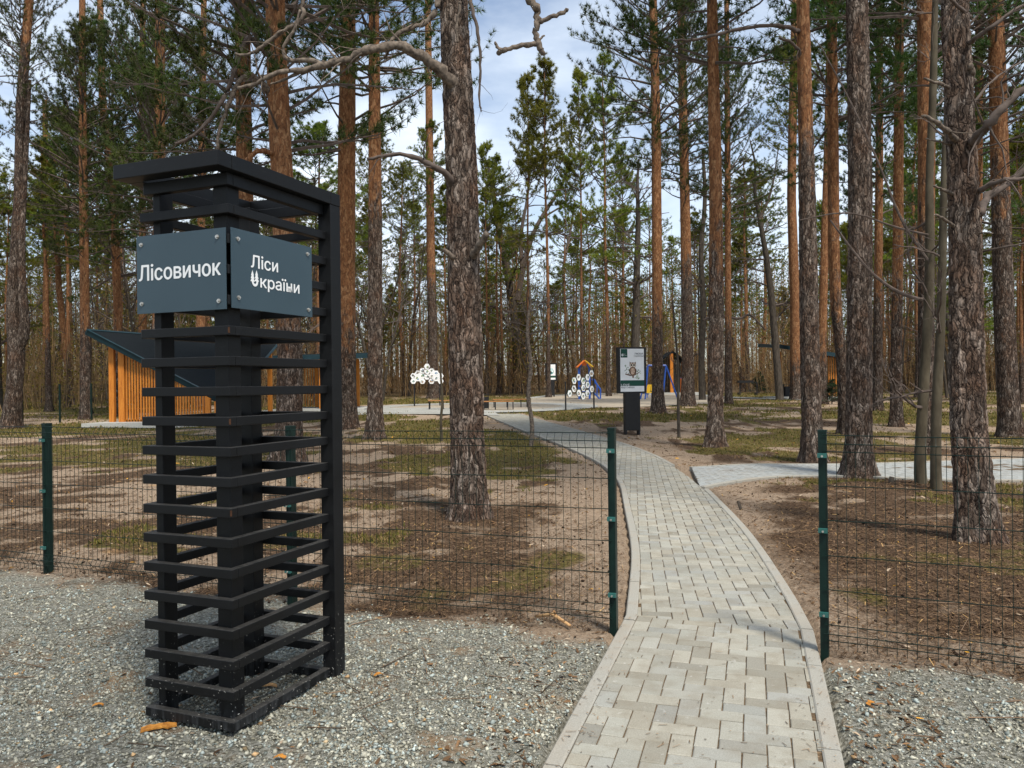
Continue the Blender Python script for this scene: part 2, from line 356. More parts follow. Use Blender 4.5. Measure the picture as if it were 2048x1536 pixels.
def zgv(Y): return .012 * np.maximum(0, Y - 14)
def ground_h(X, Y, pd=None):
    X = np.asarray(X, float); Y = np.asarray(Y, float)
    if pd is None: pd = path_dist(X, Y)
    und = (fbm(X * .55 + 40, Y * .55 + 40, 3) - .5) * .12 + (fbm(X * 2.6 + 7, Y * 2.6, 3) - .5) * .045 + (fbm(X * 9, Y * 9, 2) - .5) * .026
    k = np.clip(pd / .5, 0, 1); k = k * k * (3 - 2 * k)
    far = np.clip(1 - (Y - 30) / 30, .25, 1)
    return zgv(Y) + und * k * far + np.where(pd < .02, -.06, 0) - .008
TREE_FEET = []
def sm(x, a, b_): t = np.clip((x - a) / (b_ - a), 0, 1); return t * t * (3 - 2 * t)
def litter_mask(X, Y, pd):
    base = sm(fbm(X * .7 + 5, Y * .7 + 5, 3) * .55 + fbm(X * 2.6 + 2, Y * 2.6, 3) * .45, .44, .64)
    out = base * (.12 + .88 * np.clip((pd - .12) / 1.3, 0, 1))
    for fx, fy, fr in FEET: out = out + .9 * np.exp(-((X - fx) ** 2 + (Y - fy) ** 2) / fr ** 2) * (.4 + fbm(X * 3, Y * 3 + 50, 2))
    return np.clip(out, 0, 1)
def moss_mask(X, Y, pd):
    gz = fbm(X * .30 + 71, Y * .30 + 13, 3) * .65 + fbm(X * 1.7, Y * 1.7 + 4, 2) * .35; thr = np.interp(Y, [6, 9, 13, 20, 66], [.70, .64, .555, .49, .46])
    return sm(gz, thr - .03, thr + .06) * np.clip((pd - .1) / .5, 0, 1)
def gravel_mask(X, Y): return sm(gravel_side(X, Y) + (fbm(X * 1.6 + 3, Y * 1.6, 3) - .45) * 1.1, .0, .30)
FEET = [(p_.x, p_.y, r_) for p_, r_ in ((G(937, 1032), 1.0), (G(1962, 1078), 1.6), (G(1716, 952), 1.1), (G(1628, 924), .9), (G(1427, 892), 1.1), (G(1860, 972), 1.2), (G(2040, 1120), 1.7), (G(1850, 1090), .9))]
def gh(x, y): return float(ground_h(np.array([x]), np.array([y]))[0])
def GP(u, v): p = G(u, v); p.z = gh(p.x, p.y); return p

# ------------------------------------------------------------------ ground sheet
def axis(fine0, fine1, step, lo, hi, grow=1.13):
    a = list(np.arange(fine0, fine1, step)); s = step; x = fine1
    while x < hi: a.append(x); s *= grow; x += s
    a.append(hi); s = step; x = fine0; pre = []
    while x > lo: s *= grow; x -= s; pre.append(max(x, lo))
    return np.array(pre[::-1] + a)
gx = axis(-5.5, 6.5, .055, -900, 900); gy = axis(2.4, 10.5, .055, -60, 1500, 1.06)
GX, GY = np.meshgrid(gx, gy); GPD = path_dist(GX, GY); GZ = ground_h(GX, GY, GPD); nx, ny = len(gx), len(gy)
idx = np.arange(nx * ny).reshape(ny, nx)
gF = np.stack([idx[:-1, :-1], idx[:-1, 1:], idx[1:, 1:], idx[1:, :-1]], -1).reshape(-1, 4)
m, nt, b = new_mat('ground_sand_litter_gravel', .95, .1); Lk = nt.links
gp = nt.nodes.new('ShaderNodeNewGeometry'); P = gp.outputs['Position']; sx = nt.nodes.new('ShaderNodeSeparateXYZ'); Lk.new(P, sx.inputs[0])
n_mid = noise(nt, P, 3.2, 6, .65); n_fine = noise(nt, P, 45, 5, .7); n_grain = noise(nt, P, 260, 3, .7); n_f2 = noise(nt, P, 14, 6, .7)
va = nt.nodes.new('ShaderNodeVertexColor'); va.layer_name = 'Col'; vs_ = nt.nodes.new('ShaderNodeSeparateColor'); Lk.new(va.outputs['Color'], vs_.inputs[0])
sandc = ramp(nt, math_(nt, 'ADD', math_(nt, 'MULTIPLY', n_fine, .6), math_(nt, 'MULTIPLY', n_f2, .4)), [(.30, (.095, .066, .044)), (.47, (.265, .195, .135)), (.66, (.44, .345, .255))])
litc = ramp(nt, math_(nt, 'ADD', math_(nt, 'MULTIPLY', n_fine, .6), math_(nt, 'MULTIPLY', n_f2, .4)), [(.30, (.022, .014, .009)), (.48, (.075, .047, .029)), (.68, (.19, .125, .078))])
lm = ramp(nt, math_(nt, 'ADD', vs_.outputs[0], math_(nt, 'MULTIPLY_ADD', n_f2, .8, -.4)), [(.30, 0.0), (.62, 1.0)])
soil = mixc(nt, lm, sandc, litc)
ysand = ramp(nt, noise(nt, P, 1.1, 4, .5), [(.66, 0.0), (.72, .7)]); soil = mixc(nt, ysand, soil, ramp(nt, n_fine, [(.3, (.30, .18, .08)), (.7, (.50, .32, .165))]))
mm = ramp(nt, math_(nt, 'ADD', vs_.outputs[1], math_(nt, 'MULTIPLY_ADD', n_f2, .9, -.45)), [(.25, 0.0), (.6, 1.0)])
soil = mixc(nt, mm, soil, ramp(nt, n_f2, [(.3, (.045, .038, .014)), (.5, (.105, .088, .026)), (.7, (.19, .135, .06))]))
deepw = nd(nt, 'MapRange'); deepw.inputs['From Min'].default_value = 58; deepw.inputs['From Max'].default_value = 75; Lk.new(sx.outputs['Y'], deepw.inputs['Value'])
soil = mixc(nt, deepw.outputs[0], soil, ramp(nt, n_mid, [(.3, (.06, .04, .022)), (.7, (.17, .115, .06))]))
vg = nd(nt, 'TexVoronoi', Scale=75.0); Lk.new(P, vg.inputs['Vector']); vcs = nt.nodes.new('ShaderNodeSeparateColor'); Lk.new(vg.outputs['Color'], vcs.inputs[0])
gravc = ramp(nt, math_(nt, 'ADD', math_(nt, 'MULTIPLY', vcs.outputs[0], .5), math_(nt, 'MULTIPLY', n_grain, .5)), [(.2, (.075, .073, .055)), (.5, (.205, .20, .165)), (.8, (.40, .395, .345))])
gravc = mixc(nt, ramp(nt, noise(nt, P, 2.0, 5, .6), [(.58, 0.0), (.68, .7)]), gravc, ramp(nt, n_fine, [(.3, (.20, .12, .06)), (.7, (.38, .25, .14))]))
Lk.new(mixc(nt, vs_.outputs[2], soil, gravc), b.inputs['Base Color'])
bump(nt, b, math_(nt, 'ADD', math_(nt, 'MULTIPLY', n_fine, .7), math_(nt, 'ADD', math_(nt, 'MULTIPLY', n_grain, .3), math_(nt, 'MULTIPLY', n_f2, 1.6))), 1.0, .025)
M['ground'] = m
ground = np_mesh('ground', np.stack([GX, GY, GZ], -1).reshape(-1, 3), gF, m, smooth=True, col=np.stack([litter_mask(GX, GY, GPD), moss_mask(GX, GY, GPD), gravel_mask(GX, GY)], -1).reshape(-1, 3)); tag(ground, 'sandy pine wood floor with litter and a grey gravel strip', None, kind='structure')

# ------------------------------------------------------------------ paved paths
def clip_convex(subj, win):
    out = subj
    for i in range(len(win)):
        a, b_ = win[i], win[(i + 1) % len(win)]; e = b_ - a; inp = out; out = []
        if not inp: return []
        side = lambda p: e.x * (p.y - a.y) - e.y * (p.x - a.x)
        S = inp[-1]; ds = side(S)
        for E_ in inp:
            de = side(E_)
            if (de >= 0) != (ds >= 0): out.append(S + (E_ - S) * (ds / (ds - de)))
            if de >= 0: out.append(E_)
            S, ds = E_, de
    res = []
    for p in out:
        if not res or (p - res[-1]).length > .004: res.append(p)
    if len(res) > 1 and (res[0] - res[-1]).length < .004: res.pop()
    return res
def area(p): return abs(sum(p[i].x * p[(i + 1) % len(p)].y - p[(i + 1) % len(p)].x * p[i].y for i in range(len(p)))) / 2
BR = .1015
def herringbone(poly, origin, direction, zone=None):
    """all brick outlines of a 90-degree herringbone that fall inside poly"""
    d = direction.normalized(); ex = Vector((d.y, -d.x)); ey = d
    loc = [((p - origin).dot(ex) / BR, (p - origin).dot(ey) / BR) for p in poly]
    x0, x1 = int(min(q[0] for q in loc)) - 3, int(max(q[0] for q in loc)) + 3; y0, y1 = int(min(q[1] for q in loc)) - 3, int(max(q[1] for q in loc)) + 3
    PX = np.array([q[0] for q in loc]); res = []
    cand = []
    for i in range(x0, x1):
        for j in range(y0, y1):
            k = (i - j) % 4
            if k == 0: cand.append((i, j, 2, 1))
            elif k == 3: cand.append((i, j, 1, 2))
    cc = np.array([(c[0] + c[2] / 2, c[1] + c[3] / 2) for c in cand]); W = origin.x + cc[:, 0] * BR * ex.x + cc[:, 1] * BR * ey.x, origin.y + cc[:, 0] * BR * ex.y + cc[:, 1] * BR * ey.y
    ins = inside_poly(poly, W[0], W[1]); dd = dist_line(poly + [poly[0]], W[0], W[1])
    for c, f_, q in zip(cand, ins, dd):
        if not f_ and q > .13: continue
        w = [origin + ex * (a * BR) + ey * (b_ * BR) for a, b_ in ((c[0], c[1]), (c[0] + c[2], c[1]), (c[0] + c[2], c[1] + c[3]), (c[0], c[1] + c[3]))]
        if f_ and q > .13: res.append((w, True, c[2] == 2)); continue
        pl = clip_convex(poly, w)
        if len(pl) >= 3 and area(pl) > .0022: res.append((pl, False, False))
    return res
def ccw(p): return p if sum(p[i].x * p[(i + 1) % len(p)].y - p[(i + 1) % len(p)].x * p[i].y for i in range(len(p))) > 0 else p[::-1]
def inset(p, d):
    c = sum(p, Vector((0, 0))) / len(p); return [q + (c - q) * min(.3, d * 1.25 / max((q - c).length, .01)) for q in p]
def brick_geo(mb, poly, z, gap=.0034):
    p0 = inset(ccw(poly), gap); p1 = inset(p0, .0045); n = len(p0)
    vs = [(q.x, q.y, z - .05) for q in p0] + [(q.x, q.y, z - .004) for q in p0] + [(q.x, q.y, z) for q in p1]
    fs = [(i, (i + 1) % n, n + (i + 1) % n, n + i) for i in range(n)] + [(n + i, n + (i + 1) % n, 2 * n + (i + 1) % n, 2 * n + i) for i in range(n)] + [tuple(range(2 * n, 3 * n))]
    mb.add(vs, fs)
PATH_Z = .012
def build_path(name, label, jobs, edges, near_max, splits, fm=None):
    root = None
    base = MB(); polys = [j[0] for j in jobs]
    for p in polys:                                        # bed of joint sand, in strips that follow the ground
        h_ = len(p) // 2; rs = lambda ln, n_: [ln[min(int(t * (len(ln) - 1) / n_), len(ln) - 2)].lerp(ln[min(int(t * (len(ln) - 1) / n_), len(ln) - 2) + 1], t * (len(ln) - 1) / n_ - min(int(t * (len(ln) - 1) / n_), len(ln) - 2)) for t in range(n_ + 1)]
        l_, r_ = dens(splits[id(p)][0], .1), dens(splits[id(p)][1], .1); n_ = 120; l_ = rs(l_, n_); r_ = rs(r_, n_)
        base.add([(q.x, q.y, zg(q.y) + PATH_Z - .007) for q in l_ + r_], [(k, n_ + 1 + k, n_ + 2 + k, k + 1) for k in range(n_)])
    root = base.build(name, M['joint']); tag(root, label, 'path', kind='structure')
    bricks = []
    for poly, org, d in jobs: bricks += herringbone(poly, org, d)
    def cen(b_): return sum(b_[0], Vector((0, 0))) / len(b_[0])
    bricks.sort(key=lambda b_: cen(b_).length)
    vis = [b_ for b_ in bricks if cen(b_).y > 3.0]; hid = [b_ for b_ in bricks if cen(b_).y <= 3.0]
    near, far = vis[:near_max], vis[near_max:] + hid
    proto = {}
    for poly, full, horiz in near:
        c = sum(poly, Vector((0, 0))) / len(poly); z = zg(c.y) + PATH_Z + random.uniform(-.0018, .0018)
        mb = MB(); brick_geo(mb, [q - c for q in poly], 0)
        if full:
            key = (round((poly[1] - poly[0]).x, 3), round((poly[1] - poly[0]).y, 3))
            if key not in proto:
                ob = mb.build('paver', M['paver'], None); proto[key] = ob.data
            else: ob = use('paver', proto[key])
        else: ob = mb.build('paver', M['paver'], None)
        ob.parent = root; ob.location = (c.x, c.y, z); ob.rotation_euler = (random.gauss(0, .006), random.gauss(0, .006), random.gauss(0, .008))
    if far:
        mb = MB()
        for poly, full, horiz in far:
            c = sum(poly, Vector((0, 0))) / len(poly); brick_geo(mb, poly, zg(c.y) + PATH_Z + random.uniform(-.0018, .0018), .0062 if fm else .0046)
        ob = mb.build('far_pavers', fm or M['paver_far'], root); tag(ob, kind='stuff')
    for line, side, start in edges:                        # kerb stones along the edge
        ln = dens(line, .12); outer = offset_line(ln, side * .078); L = 0; seg = [0]; want = start
        for i in range(1, len(ln)):
            L += (ln[i] - ln[i - 1]).length
            if L >= want or i == len(ln) - 1:
                seg.append(i); L = 0; want = .98 if ln[i].y > 6 else .98
        for s0, s1 in zip(seg[:-1], seg[1:]):
            a = ln[s0:s1 + 1]; o = outer[s0:s1 + 1]; mb = MB(); g = .004
            if len(a) < 2 or (a[-1] - a[0]).length < .05: continue
            a = a[:]; o = o[:]
            t0 = (a[1] - a[0]).normalized() * g; t1 = (a[-1] - a[-2]).normalized() * g
            a[0] = a[0] + t0; o[0] = o[0] + t0; a[-1] = a[-1] - t1; o[-1] = o[-1] - t1
            n = len(a); dz = random.uniform(-.002, .003); vs = []
            for k in range(n):
                z = zg(a[k].y) + PATH_Z + .006 + dz; ch = (o[k] - a[k]).normalized() * .008
                for q, zz in ((a[k], z - .12), (a[k], z - .006), (a[k] + ch, z), (o[k] - ch, z), (o[k], z - .008), (o[k], z - .12)): vs.append((q.x, q.y, zz))
            fs = [tuple(k * 6 + j if side > 0 else k * 6 + j for k, j in ((k, j), (k, j + 1), (k + 1, j + 1), (k + 1, j))) for k in range(n - 1) for j in range(5)]
            fs += [tuple(range(6)), tuple((n - 1) * 6 + j for j in range(5, -1, -1))]
            mb.add(vs, fs); mb.build('kerb_stone', M['kerb'], root)
    return root
d_near = flat(G(1467, 1260)) - flat(G(1441.8, 1510)); d_far = flat(G(1322, 1083.6)) - flat(G(1328.8, 1123))
inN_L, inN_R = NEAR_L, NEAR_R
kerb_in = .08
def shrink(l, r): return offset_line(l, kerb_in), offset_line(r, -kerb_in)
nl, nr = shrink(NEAR_L, NEAR_R); fl_, fr_ = shrink(FAR_L, FAR_R); fl_[0] = nl[-1]; fr_[0] = nr[-1]
seam = .006
near_poly = nl + nr[::-1]; far_poly = fl_ + fr_[::-1]
path = build_path('path', 'curved grey herringbone paver path with concrete kerbs leading through the fence gap', [(near_poly, nl[-1], d_near), (far_poly, nl[-1] + Vector((.03, .02)), d_far)],
    [(nl, -1, .45), (nr, 1, .6), (fl_, -1, .9), (fr_[:next(i for i, p in enumerate(fr_) if p.y > G(1412, 973).y)], 1, .8), (fr_[next(i for i, p in enumerate(fr_) if p.y > G(1363, 937).y):], 1, .8)], 300, {id(near_poly): (nl, nr), id(far_poly): (fl_, fr_)})
st_, sb_ = offset_line(SIDE_T, .08), offset_line(SIDE_B, -.08)
for ln, lst in ((st_, 'T'), (sb_, 'B')): pass
def after_x(line, x): return [p for p in line if p.x > x]
st2 = after_x(st_, G(1372, 940).x); sb2 = after_x(sb_, G(1404, 978).x)
side_poly = st2 + sb2[::-1]
side = build_path('side_path', 'grey paver path branching off to the right behind the pines', [(side_poly, st2[0], flat(G(1640, 940)) - flat(G(1480, 946)))], [(st2, -1, .7), (sb2, 1, .9)], 0, {id(side_poly): (st2, sb2)}, M['paver_side'])

# far plaza: ring of paving round the benches, play sand beyond
def disc_ring(cx, cy, r0, r1, n=96, sx=1.0):
    a = []; f = []
    for k in range(n):
        q = 2 * math.pi * k / n
        for r in (r0, r1): a.append((cx + math.cos(q) * r * sx, cy + math.sin(q) * r))
    f = [(2 * k, 2 * k + 1, (2 * k + 3) % (2 * n), (2 * k + 2) % (2 * n)) for k in range(n)]
    return a, f
m, nt, b = new_mat('distant_paving', .9, .15); gp = nt.nodes.new('ShaderNodeNewGeometry'); br = nd(nt, 'TexBrick', Scale=4.9); nt.links.new(gp.outputs['Position'], br.inputs['Vector'])
br.inputs['Color1'].default_value = (.28, .28, .26, 1); br.inputs['Color2'].default_value = (.36, .36, .33, 1); br.inputs['Mortar'].default_value = (.22, .21, .18, 1); br.inputs['Mortar Size'].default_value = .012
nt.links.new(mixc(nt, .35, br.outputs['Color'], ramp(nt, noise(nt, gp.outputs['Position'], 1.3, 5), [(.3, .6), (.7, 1.2)]), 'MULTIPLY'), b.inputs['Base Color']); M['paving_far'] = m
PCX, PCY = -2.0, 42.5
def sheet(name, pts, faces, lift, mat, label, cat):
    mb = MB(); mb.add([(x, y, zg(y) + lift) for x, y in pts], faces); o = mb.build(name, mat); return tag(o, label, cat, kind='structure')
a, f = disc_ring(PCX, PCY, 4.7, 6.6); sheet('paved_ring', a, f, .030, M['paving_far'], 'round paved walk circling the wooden benches', 'path')
a, f = disc_ring(PCX, PCY, .01, 4.7); sheet('bench_court', a, f, .022, M['sand'], 'pale sandy court under the wooden benches', 'ground')
lp = smooth_line(gl([(1000, 832), (900, 829), (780, 829), (690, 831), (560, 834), (430, 838)])); lp2 = smooth_line(gl([(985, 822), (900, 816), (780, 816), (690, 817), (560, 820), (430, 823)]))
mb = MB(); n = len(lp); mb.add([(p.x, p.y, zg(p.y) + .026) for p in lp + lp2], [(i, i + 1, n + i + 1, n + i) for i in range(n - 1)]); tag(mb.build('plaza_path', M['paving_far']), 'paved walk running from the benches towards the timber shelter', 'path', kind='structure')
pg = [(p.x, p.y) for p in gl([(1062, 806), (1100, 812), (1182, 816), (1260, 815), (1330, 812), (1400, 809), (1470, 806), (1440, 795), (1385, 789), (1290, 787), (1180, 788), (1100, 792), (1062, 797)])]
sheet('playground_sand', pg, [tuple(range(len(pg)))], .018, M['sand'], 'pale sand of the playground behind the owl board', 'ground')
mb = MB(); ln = gl([(1062, 797), (1100, 792), (1180, 788), (1290, 787), (1385, 789), (1440, 795), (1560, 799), (1700, 803)])
for p, q in zip(ln[:-1], ln[1:]): mb.bar((p.x, p.y, zg(p.y) + .03), (q.x, q.y, zg(q.y) + .03), .9, .05)
tag(mb.build('playground_walk', M['paving_far']), 'pale paved walk along the back of the playground sand', 'path', kind='structure')

# ------------------------------------------------------------------ sign pillar
TH = .3849; PC = V(-1.2572, 3.5165, 0); pa = V(-math.cos(TH), math.sin(TH), 0); pb = V(math.sin(TH), math.cos(TH), 0); pz = V(0, 0, 1)
pil = thing('sign_pillar', PC, 'tall black steel slatted pillar carrying two slate blue name panels', 'sign pillar')
def pp(a_, b_, z): return PC + pa * a_ + pb * b_ + pz * z
def pbox(a0, a1, b0, b1, z0, z1, name, mat=None, parent=None, bev=.003):
    mb = MB(); mb.box(pp((a0 + a1) / 2, (b0 + b1) / 2, (z0 + z1) / 2), (a1 - a0, b1 - b0, z1 - z0), (pa, pb, pz))
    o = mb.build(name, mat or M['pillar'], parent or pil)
    if bev: md = o.modifiers.new('bevel', 'BEVEL'); md.width = bev; md.segments = 2; md.limit_method = 'ANGLE'
    return o
PL, PR = .5246, .735
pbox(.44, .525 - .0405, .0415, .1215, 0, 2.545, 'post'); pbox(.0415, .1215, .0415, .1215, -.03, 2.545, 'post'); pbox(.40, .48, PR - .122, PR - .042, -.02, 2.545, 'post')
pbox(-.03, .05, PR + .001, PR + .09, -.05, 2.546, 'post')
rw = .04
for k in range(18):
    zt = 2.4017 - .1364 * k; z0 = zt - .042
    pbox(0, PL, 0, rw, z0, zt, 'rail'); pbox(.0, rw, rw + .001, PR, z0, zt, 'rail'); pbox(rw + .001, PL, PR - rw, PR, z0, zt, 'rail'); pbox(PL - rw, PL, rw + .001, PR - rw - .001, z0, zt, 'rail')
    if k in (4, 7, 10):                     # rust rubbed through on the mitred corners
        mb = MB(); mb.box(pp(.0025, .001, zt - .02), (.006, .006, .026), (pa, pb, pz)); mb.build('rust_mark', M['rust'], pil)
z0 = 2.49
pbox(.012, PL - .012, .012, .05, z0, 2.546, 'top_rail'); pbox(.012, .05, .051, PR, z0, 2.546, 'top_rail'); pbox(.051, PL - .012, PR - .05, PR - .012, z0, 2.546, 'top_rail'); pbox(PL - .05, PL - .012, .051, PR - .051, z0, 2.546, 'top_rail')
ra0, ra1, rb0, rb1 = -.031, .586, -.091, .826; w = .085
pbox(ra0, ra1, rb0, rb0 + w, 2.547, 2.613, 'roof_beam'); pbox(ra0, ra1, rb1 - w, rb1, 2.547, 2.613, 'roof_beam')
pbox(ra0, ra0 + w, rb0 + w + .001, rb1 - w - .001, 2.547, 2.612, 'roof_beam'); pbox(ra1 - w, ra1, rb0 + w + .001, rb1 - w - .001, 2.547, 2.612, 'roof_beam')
panL = pbox(.0095, .539, -.006, -.001, 1.929, 2.2935, 'name_panel', M['slate'], None, .001); panL['label'] = 'slate blue panel reading Лісовичок in white'
panR = pbox(-.006, -.001, .013, .6025, 1.936, 2.2965, 'forest_panel', M['slate'], None, .001); panR['label'] = 'slate blue panel reading Ліси України in white with fir tree emblem'
def text_mesh(body, size, bold=.0):
    cu = bpy.data.curves.new('t', 'FONT'); cu.body = body; cu.size = size; cu.offset = bold; cu.resolution_u = 4
    ob = bpy.data.objects.new('t', cu); COL.objects.link(ob); dg = bpy.context.evaluated_depsgraph_get(); dg.update()
    me = bpy.data.meshes.new_from_object(ob.evaluated_get(dg)); bpy.data.objects.remove(ob); bpy.data.curves.remove(cu)
    return [tuple(v_.co) for v_ in me.vertices], [tuple(p.vertices) for p in me.polygons]
def place_text(name, body, org, ex, ey, width, height, mat, parent, bold=.0, root=None, flatname=True):
    vs, fs = text_mesh(body, 1.0, 0.0); xs = [q[0] for q in vs]; ys = [q[1] for q in vs]
    x0, x1, y0, y1 = min(xs), max(xs), min(ys), max(ys); ex = Vector(ex); ey = Vector(ey)
    mb = MB(); nn = ex.cross(ey).normalized(); em = height / (y1 - y0)
    for k, (sx_, sy_) in enumerate(((0, 0), (1, 0), (-1, 0), (0, 1), (0, -1)) if bold else ((0, 0),)):      # strokes thickened by small shifts
        mb.add([Vector(org) + ex * ((q[0] - x0) / (x1 - x0) * width + sx_ * bold * em) + ey * ((q[1] - y0) / (y1 - y0) * height + sy_ * bold * em * .6) + nn * (.00015 * k) for q in vs], fs)
    o = MB.build(mb, name, mat, None)
    r = root or parent; off = r.location
    for v_ in o.data.vertices: v_.co -= off
    o.parent = parent; return o
place_text('lettering', 'Лісовичок', pp(.522, -.0075, 2.082), -pa, pz, .484, .076, M['white'], panL, .021, pil)
place_text('lettering', 'Ліси', pp(-.0075, .140, 2.133), pb, pz, .190, .061, M['white'], panR, .019, pil)
place_text('lettering', 'країни', pp(-.0075, .203, 2.032), pb, pz, .291, .074, M['white'], panR, .019, pil)
def logo(name, org, ex, ey, s, mat, parent, root):        # U whose arms are two fir trees, s = total height
    mb = MB(); ex = Vector(ex); ey = Vector(ey); P2 = lambda x, y: Vector(org) + ex * (x * s) + ey * (y * s)
    for cx, top in ((.20, .96), (.56, 1.0)):
        for k, (yb, yt, wd) in enumerate(((top - .32, top, .13), (top - .50, top - .18, .17), (top - .68, top - .36, .20))):
            e = ex * 0 + ex.cross(ey) * (.0003 * k)
            mb.add([P2(cx - wd, yb) + e, P2(cx + wd, yb) + e, P2(cx, yt) + e], [(0, 1, 2)])
    pts_o = []; pts_i = []
    for k in range(17):
        q = math.pi + math.pi * k / 16; pts_o.append((.40 + .28 * math.cos(q), .30 + .30 * math.sin(q))); pts_i.append((.40 + .12 * math.cos(q), .30 + .15 * math.sin(q)))
    pts_o = [(.12, .36)] + pts_o + [(.68, .40)]; pts_i = [(.28, .36)] + pts_i + [(.52, .40)]; n = len(pts_o)
    e = ex.cross(ey) * .0009
    mb.add([P2(*q) + e for q in pts_o + pts_i], [(k, k + 1, n + k + 1, n + k) for k in range(n - 1)])
    o = mb.build(name, mat, None)
    for v_ in o.data.vertices: v_.co -= root.location
    o.parent = parent
logo('emblem', pp(-.0075, .133, 2.047), pb, pz, .078, M['white'], panR, pil)
def bolt(center, nrm, parent):
    mb = MB(); nrm = Vector(nrm); mb.tube([center, center + nrm * .004], [.010, .010], 12); mb.tube([center + nrm * .004, center + nrm * .010], [.0065, .006], 6)
    o = mb.build('bolt', M['steel'], None)
    for v_ in o.data.vertices: v_.co -= pil.location
    o.parent = parent
for a_, z_ in ((.508, 2.252), (.055, 2.254), (.508, 1.975), (.05, 1.967)): bolt(pp(a_, -.006, z_), -pb, panL)
for b_, z_ in ((.055, 2.25), (.565, 2.257), (.055, 1.985), (.568, 1.972)): bolt(pp(-.006, b_, z_), -pa, panR)

# ------------------------------------------------------------------ wire fence
LEVELS = [1.265, 1.217, 1.17, .975, .78, .58, .382, .18, .135, .09]
def fence(name, label, posts, first_len=None):
    root = thing(name, (posts[0].x, posts[0].y, 0), label, 'fence')
    vmesh = None
    for pi_, p in enumerate(posts):
        d = (posts[min(pi_ + 1, len(posts) - 1)] - posts[max(pi_ - 1, 0)]).normalized(); nrm = Vector((d.y, -d.x)); D3 = V(d.x, d.y, 0); N3 = V(nrm.x, nrm.y, 0)
        mb = MB(); mb.box(V(p.x, p.y, .60), (.044, .062, 1.36), (D3, N3, pz)); mb.box(V(p.x, p.y, 1.287), (.048, .066, .014), (D3, N3, pz)); po = mb.build('post', M['fence'], root)
        for z in (1.15, .72, .24):
            mb = MB(); mb.box(V(p.x, p.y, z) + N3 * .047, (.05, .020, .026), (D3, N3, pz)); c = mb.build('clip', M['fence_clip'], po)
            for v_ in c.data.vertices: v_.co -= root.location * 0
            mb = MB(); mb.tube([V(p.x, p.y, z - .004) + N3 * .057, V(p.x, p.y, z - .004) + N3 * .063], [.007, .006], 8); mb.build('bolt', M['steel'], po)
    for p, q in zip(posts[:-1], posts[1:]):
        d = (q - p); L = d.length; d = d / L; nrm = Vector((d.y, -d.x)); D3 = V(d.x, d.y, 0); N3 = V(nrm.x, nrm.y, 0); base = V(p.x, p.y, 0) + N3 * .034
        prof = [(0, .045), (0, .09), (.028, .135), (0, .18), (0, .382), (0, .58), (0, .78), (0, .975), (0, 1.17), (.028, 1.217), (0, 1.265)]
        mb = MB(); mb.tube([N3 * o_ + pz * z for o_, z in prof], .0019, 4, False); vm = mb.build('wire', M['fence'], None); n = int(L / .05); first = True
        for k in range(n + 1):
            x = (L - n * .05) / 2 + k * .05; o = vm if first else use('wire', vm.data); first = False
            o.parent = root; o.location = base + D3 * x - root.location
        for z in LEVELS:
            off = .028 if z in (1.217, .135) else 0; mb = MB()
            mb.tube([base + D3 * (L * t) + N3 * (off + .004) + pz * (z + .003 * math.sin(9 * t + z * 7)) for t in (0, .2, .4, .6, .8, 1)], .0027, 4, False); mb.build('cross_wire', M['fence'], root)
    return root
F1, F2, F3, F4 = [flat(G(*q)) for q in ((97, 1150), (585, 1205), (1228, 1262), (1650, 1308))]
F0 = F1 + (F1 - F2).normalized() * 2.5
fence('wire_fence', 'dark green welded wire fence running behind the black pillar to the path', [F0, F1, F2, F3])
fd = Vector((.90, -.43)).normalized(); fence('wire_fence', 'dark green welded wire fence starting beside the kerb before the rugged pine', [F4, F4 + fd * 2.5])

# ------------------------------------------------------------------ pine and bare-tree generators
def tufts(pos, dirs, m, length, width, col, rng, spread=1.0):
    """thin needle triangles radiating from every tuft point; returns verts, faces, colours"""
    n = len(pos); pos = np.repeat(pos, m, 0); dirs = np.repeat(dirs, m, 0); k = n * m
    rd = rng.normal(size=(k, 3)); rd /= np.linalg.norm(rd, axis=1, keepdims=True)
    nd_ = dirs * .75 + rd * spread; nd_ /= np.linalg.norm(nd_, axis=1, keepdims=True) + 1e-9
    sd = np.cross(nd_, rng.normal(size=(k, 3))); sd /= np.linalg.norm(sd, axis=1, keepdims=True) + 1e-9
    L = length * rng.uniform(.6, 1.15, (k, 1)); st = pos - nd_ * L * .1
    a = st + sd * width * .5; b_ = st - sd * width * .5; c = st + nd_ * L
    Vs = np.stack([a, b_, c], 1).reshape(-1, 3); Fs = np.arange(k * 3).reshape(-1, 3); C = np.repeat(np.repeat(col, m, 0), 3, 0)
    return Vs, Fs, C
def n3(v): v = np.asarray(v, float); return v / (np.linalg.norm(v) + 1e-9)
class Wood:                                                 # twigs and limbs as one light mesh
    def __init__(s): s.mb = MB()
    def limb(s, pts, r0, r1, n=4): m = len(pts); s.mb.tube([tuple(p) for p in pts], [r0 + (r1 - r0) * i / (m - 1) for i in range(m)], n, False)
